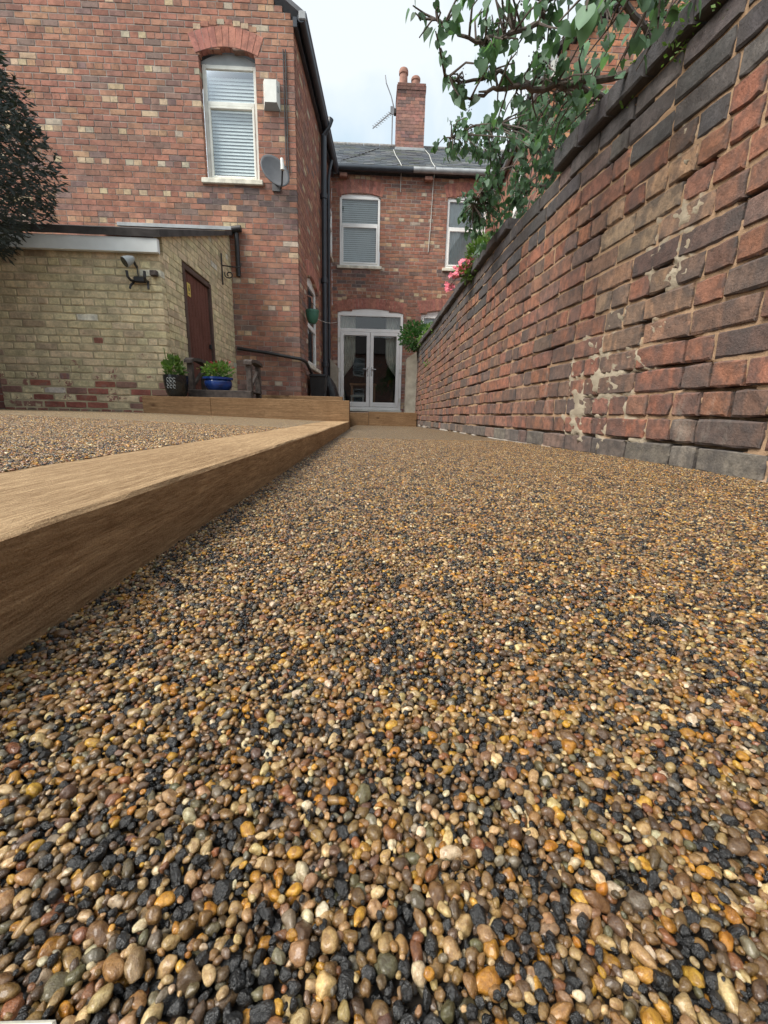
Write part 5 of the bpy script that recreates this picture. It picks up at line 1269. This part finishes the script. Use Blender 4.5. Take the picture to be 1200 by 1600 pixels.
BR = [([(1.45, 2.25, 1.5), (1.25, 2.05, 1.47), (0.99, 1.97, 1.50), (0.74, 1.95, 1.44), (0.596, 1.9, 1.39), (0.507, 1.85, 1.362), (0.412, 1.85, 1.345), (0.354, 1.85, 1.315)], 0.017),
      ([(1.45, 2.25, 1.5), (1.077, 2.2, 1.545), (0.876, 2.1, 1.53), (0.718, 2.05, 1.52), (0.585, 2.0, 1.47), (0.478, 1.95, 1.475), (0.407, 1.9, 1.408), (0.314, 1.85, 1.362), (0.246, 1.8, 1.35)], 0.013),
      ([(1.45, 2.25, 1.5), (1.0, 1.9, 1.6), (0.723, 1.7, 1.59), (0.592, 1.8, 1.582), (0.565, 1.8, 1.518), (0.511, 1.8, 1.488), (0.401, 1.8, 1.447), (0.331, 1.8, 1.462), (0.249, 1.8, 1.494), (0.203, 1.8, 1.51)], 0.013),
      ([(1.6, 3.1, 1.62), (1.312, 3.1, 1.726), (1.127, 3.1, 1.86), (0.921, 3.0, 1.883), (0.695, 2.9, 1.865), (0.564, 2.9, 1.828), (0.437, 2.8, 1.719)], 0.014),
      ([(1.6, 3.1, 1.62), (1.35, 3.25, 1.68), (1.113, 3.3, 1.739), (0.945, 3.3, 1.847), (0.796, 3.3, 1.765), (0.717, 3.4, 1.65)], 0.013),
      ([(1.6, 3.1, 1.62), (1.4, 3.5, 1.6), (1.15, 3.8, 1.62), (0.99, 3.9, 1.56)], 0.011),
      ([(1.45, 2.25, 1.5), (1.15, 1.75, 1.55), (0.95, 1.55, 1.52), (0.77, 1.45, 1.42), (0.63, 1.4, 1.34), (0.55, 1.3, 1.22)], 0.010)]
bpts = []
for pts, r in BR:
    # smooth wobbling branch
    P = [Vector(p) for p in pts]; Q = []
    for i in range(len(P)-1):
        for t in np.linspace(0, 1, 4, endpoint=False):
            q = P[i].lerp(P[i+1], t); Q.append(q + Vector((RT.uniform(-1, 1), RT.uniform(-1, 1), RT.uniform(-1, 1)))*0.007)
    Q.append(P[-1]); rad = [r*(1-0.75*i/len(Q)) for i in range(len(Q))]
    g = MB(); g.tube(Q, rad, 7); g.build('branch', M['bark'], lt, smooth=True); bpts += Q
CL = [((0.352, 1.8, 1.49), .075, 26), ((0.22, 1.75, 1.465), .055, 12), ((0.285, 1.8, 1.345), .05, 12), ((0.391, 1.7, 1.375), .05, 8), ((0.505, 1.9, 1.39), .06, 16), ((0.61, 1.85, 1.50), .07, 18),
      ((0.674, 1.9, 1.43), .07, 16), ((0.496, 1.8, 1.535), .08, 24), ((0.65, 1.75, 1.56), .08, 18), ((0.40, 1.8, 1.56), .08, 18), ((0.492, 2.8, 1.70), .075, 28), ((0.663, 2.9, 1.76), .09, 34), ((0.812, 2.9, 1.80), .10, 34), ((0.929, 2.8, 1.78), .10, 34),
      ((1.088, 3.0, 1.80), .11, 36), ((0.771, 3.3, 1.78), .11, 40), ((0.715, 3.4, 1.66), .085, 34), ((0.722, 3.5, 1.565), .06, 20), ((0.889, 3.5, 1.60), .10, 40), ((0.985, 3.4, 1.75), .12, 40), ((1.042, 3.2, 1.80), .11, 34),
      ((0.751, 2.2, 1.51), .09, 22), ((0.528, 1.3, 1.15), .035, 5), ((0.68, 1.6, 1.36), .07, 12), ((0.80, 1.7, 1.38), .07, 14), ((0.79, 1.9, 1.42), .08, 20), ((0.80, 1.5, 1.38), .06, 12), ((1.147, 3.0, 1.70), .10, 26), ((1.063, 3.9, 1.57), .10, 34),
      ((0.96, 3.9, 1.50), .085, 26), ((0.75, 1.42, 1.34), .06, 10), ((0.9, 2.4, 1.62), .10, 22), ((1.1, 2.6, 1.72), .12, 30), ((1.25, 3.6, 1.80), .14, 34), ((1.18, 3.3, 1.95), .12, 26), ((1.05, 3.7, 1.68), .11, 30), ((0.60, 2.85, 1.70), .06, 16), ((1.0, 2.6, 1.66), .11, 34), ((1.12, 2.9, 1.62), .10, 30), ((0.9, 2.15, 1.56), .09, 24), ((1.15, 3.5, 1.62), .10, 30), ((0.82, 3.6, 1.66), .09, 30), ((0.86, 3.1, 1.72), .1, 26), ((0.95, 1.75, 1.58), .08, 14)]
leaves = []
tw = MB(); sdh = MB()
for (c, r, n) in CL:
    c = Vector(c); ends = []
    for _ in range(6 + n//3):
        e = c + Vector((RT.gauss(0, .8), RT.gauss(0, .8), RT.gauss(0, .8)))*r; b0 = min(bpts, key=lambda q: (q-e).length + RT.random()*0.05)
        m_ = (b0+e)/2 + Vector((RT.uniform(-1, 1), RT.uniform(-1, 1), RT.uniform(-.3, 1)))*0.02
        tw.tube([b0, m_, e], [0.0045, 0.0032, 0.002], 5, cap=False); ends.append((m_, e))
        if RT.random() < 0.13:
            for _k in range(16):
                t = RT.random(); q = e + Vector((RT.gauss(0, .011), RT.gauss(0, .011), 0.015+0.055*t)) ; s = 0.0034*(1.2-t*.6)
                sdh.add([q+Vector((s, 0, 0)), q+Vector((-s, 0, 0)), q+Vector((0, s, 0)), q+Vector((0, 0, s*1.7)), q-Vector((0, s, 0))], [(0, 2, 3), (2, 1, 3), (1, 4, 3), (4, 0, 3)])
    for _ in range(int(n*(2.7 if c.y > 2.3 else 1.8))):
        m_, e = RT.choice(ends); p = m_.lerp(e, RT.uniform(0.3, 1.05)) + Vector((RT.gauss(0, .3), RT.gauss(0, .3), RT.gauss(0, .3)))*r*0.6
        s = RT.choice((0.7, 0.85, 1.0, 1.0, 1.15))*RT.uniform(0.029, 0.045)*(1.5 if c.y < 1.45 else 1.0)
        tip = Vector((RT.gauss(0, .55), RT.gauss(0, .55), -1.0 + RT.gauss(0, .35))).normalized(); nrm = Vector((RT.gauss(0, .7), -0.6 + RT.gauss(0, .6), RT.gauss(0.3, .5)))
        nrm = (nrm - tip*nrm.dot(tip)).normalized(); sx = tip.cross(nrm)
        leaves.append((p, Matrix((sx, tip, nrm)).transposed(), s, RT.randrange(6)))
leaves.append((Vector((0.555, 1.30, 1.30)), Matrix((Vector((0.93, 0.2, 0.3)).normalized(), Vector((0.1, 0.1, -1)).normalized(), Vector((0.2, -1, 0)).normalized())).transposed(), 0.15, 2))
tw.build('twigs', M['bark'], lt, kind='stuff'); sdh.build('seed_heads', M['seed'], lt, kind='stuff')
def lsize(l):
    q = px_of(l[0]); 
    return 0 if q is None or not (-20 < q[0] < 1220 and -20 < q[1] < 1600) else l[2]/q[2]
leaves.sort(key=lambda l: -lsize(l)); bv, bf = [], []
base = world_loc(lt)
for i, (p, m3, s, k_) in enumerate(leaves):
    if i < 300:
        o = bpy.data.objects.new('leaf', LEAF[k_]); COL.objects.link(o); o.parent = lt
        o.matrix_local = Matrix.Translation(p-base) @ m3.to_4x4() @ Matrix.Scale(s, 4)
    else:
        mm = np.array(m3); P = LV[k_]*s @ mm.T + np.array(p); q = len(bv); bv += P.tolist(); bf += [tuple(x+q for x in f) for f in LF[k_]]
mesh_obj('foliage', bv, bf, M['leaf'], lt, smooth=True, kind='stuff')

def conifer():
    t = thing('conifer_tree', 'dark dense conifer leaning into the left edge above the shed', 'tree', (-4.3, 4.3, 0.1))
    MB().tube([(-4.3, 4.3, 0.0), (-4.25, 4.3, 1.5), (-4.2, 4.3, 3.6)], [0.12, 0.10, 0.03], 10).build('trunk', M['bark'], t, smooth=True)
    rr = random.Random(71); g = MB()
    prof = [(1.70, 0.90), (1.9, 1.18), (2.2, 1.30), (2.5, 1.24), (2.8, 1.14), (3.05, 1.05), (3.3, 0.85), (3.6, 0.5), (3.9, 0.2)]
    zs = [a for a, _ in prof]; rs_ = [b for _, b in prof]
    for _ in range(30000):
        z = rr.uniform(1.62, 3.9); r = float(np.interp(z, zs, rs_)); a = rr.uniform(0, 2*pi); lump = 1 + 0.16*mnoise.noise(Vector((cos(a)*2.2, sin(a)*2.2, z*2.6)))
        q = r*lump*(rr.random()**0.30); p = Vector((-4.25+q*cos(a), 4.3+q*sin(a)*0.75, z))
        d = Vector((cos(a)+rr.gauss(0, .5), sin(a)+rr.gauss(0, .5), rr.gauss(-.15, .6))).normalized(); s2 = d.cross(Vector((rr.gauss(0, 1), rr.gauss(0, 1), rr.gauss(0, 1)))).normalized()
        L_ = rr.uniform(0.035, 0.10); wd = L_*0.14
        g.add([p, p+d*L_*0.5+s2*wd, p+d*L_, p+d*L_*0.5-s2*wd], [(0, 1, 2, 3)])
        e = (d+s2*0.8).normalized(); g.add([p+d*L_*0.3, p+d*L_*0.3+e*L_*0.45+s2.cross(d)*wd*.5, p+d*L_*0.3+e*L_*0.55], [(0, 1, 2)])
    g.build('crown', M['conifer'], t, kind='stuff')
conifer()

def bush(name, label, cat, c, rad, n, size, m_, seed, squash=(1, 1, 1), stem=None):
    t = thing(name, label, cat, (c[0], c[1], c[2]-rad)); g = MB(); leafy(g, c, rad, n, size, random.Random(seed), squash=squash)
    g.build('foliage', M[m_], t, kind='stuff')
    if stem: MB().tube(stem, [0.014, 0.008], 6).build('stem', M['bark'], t)
    return t
bush('green_shrub', 'bright green bushy shrub on the wall end by the french doors', 'shrub', (0.80, 8.15, 1.58), 0.30, 1500, 0.055, 'leaf_shrub', 3, (1.0, 0.8, 0.85), [(0.86, 8.15, 1.15), (0.82, 8.15, 1.55)])
az = bush('azalea', 'azalea shrub with pink blossoms spilling over the garden wall', 'shrub', (0.90, 4.25, 1.475), 0.10, 260, 0.045, 'leaf_light', 4, (1.2, 1, 0.7), [(1.1, 4.3, 1.35), (0.92, 4.25, 1.47)])
MB().tube([(0.9, 4.25, 1.46), (0.78, 4.25, 1.42), (0.72, 4.35, 1.37)], [0.006, 0.005, 0.004], 6).build('twig', M['bark'], az)
def blossom(c, s, rr):
    V, F = [], []; ax_ = Vector((rr.gauss(-.3, .5), rr.gauss(-.8, .4), rr.gauss(.2, .5))).normalized(); a = ax_.cross(Vector((0, 0, 1))).normalized(); b = a.cross(ax_); c = Vector(c)
    for k_ in range(5):
        t = 2*pi*k_/5; d = a*cos(t)+b*sin(t); e = a*cos(t+.5)+b*sin(t+.5); f = a*cos(t-.5)+b*sin(t-.5); n = len(V)
        V += [c, c+e*s*.62+ax_*s*.25, c+d*s+ax_*s*.2*rr.uniform(.5, 2), c+f*s*.62+ax_*s*.25]; F.append((n, n+1, n+2, n+3))
    return mesh_obj('blossom', V, F, M['petal'], az)
rr = random.Random(8)
for (x, y, z, sp, n) in ((0.79, 4.2, 1.485, .028, 14), (0.84, 4.2, 1.52, .025, 12), (0.745, 4.2, 1.44, .02, 8), (0.72, 4.37, 1.365, .018, 8)):
    for _ in range(n): blossom((x+rr.gauss(0, sp), y+rr.gauss(0, sp), z+rr.gauss(0, sp*.8)), rr.uniform(.022, .032), rr)
bush('wall_weed', 'pale yellow-green leafy growth above the pink azalea on the wall', 'plant', (0.98, 4.15, 1.58), 0.16, 420, 0.05, 'leaf_light', 6, (0.8, 1, 1.0))
# creeping greenery on the coping
cr = MB(); rr = random.Random(12)
for _ in range(85):
    u = rr.choice([rr.uniform(1.25, 2.3), rr.uniform(1.3, 1.75), rr.uniform(6.3, 8.2), rr.uniform(6.3, 8.2)]); z = 1.52 if u < 5 else 1.48
    w = rr.choice([0.03, -0.03, 0.0]); q = wall_map(u, 1.40, w)
    leafy(cr, (q[0], u, q[2] + rr.choice([0.0, 0.10, 0.10, 0.10]) + rr.uniform(-.02, .01)), 0.035, 12, 0.018 if u < 5 else 0.035, rr)
o = cr.build('moss', M['leaf_light'], None, kind='stuff'); tag(o, 'small creeping weeds and moss on the dark coping of the garden wall', 'moss')
cr = MB(); q = wall_map(6.6, 0.95, 0.02); leafy(cr, q, 0.05, 26, 0.035, rr); o = cr.build('wall_fern', M['leaf_light']); tag(o, 'tiny yellow-green weed rooted in the far brick wall face', 'plant')
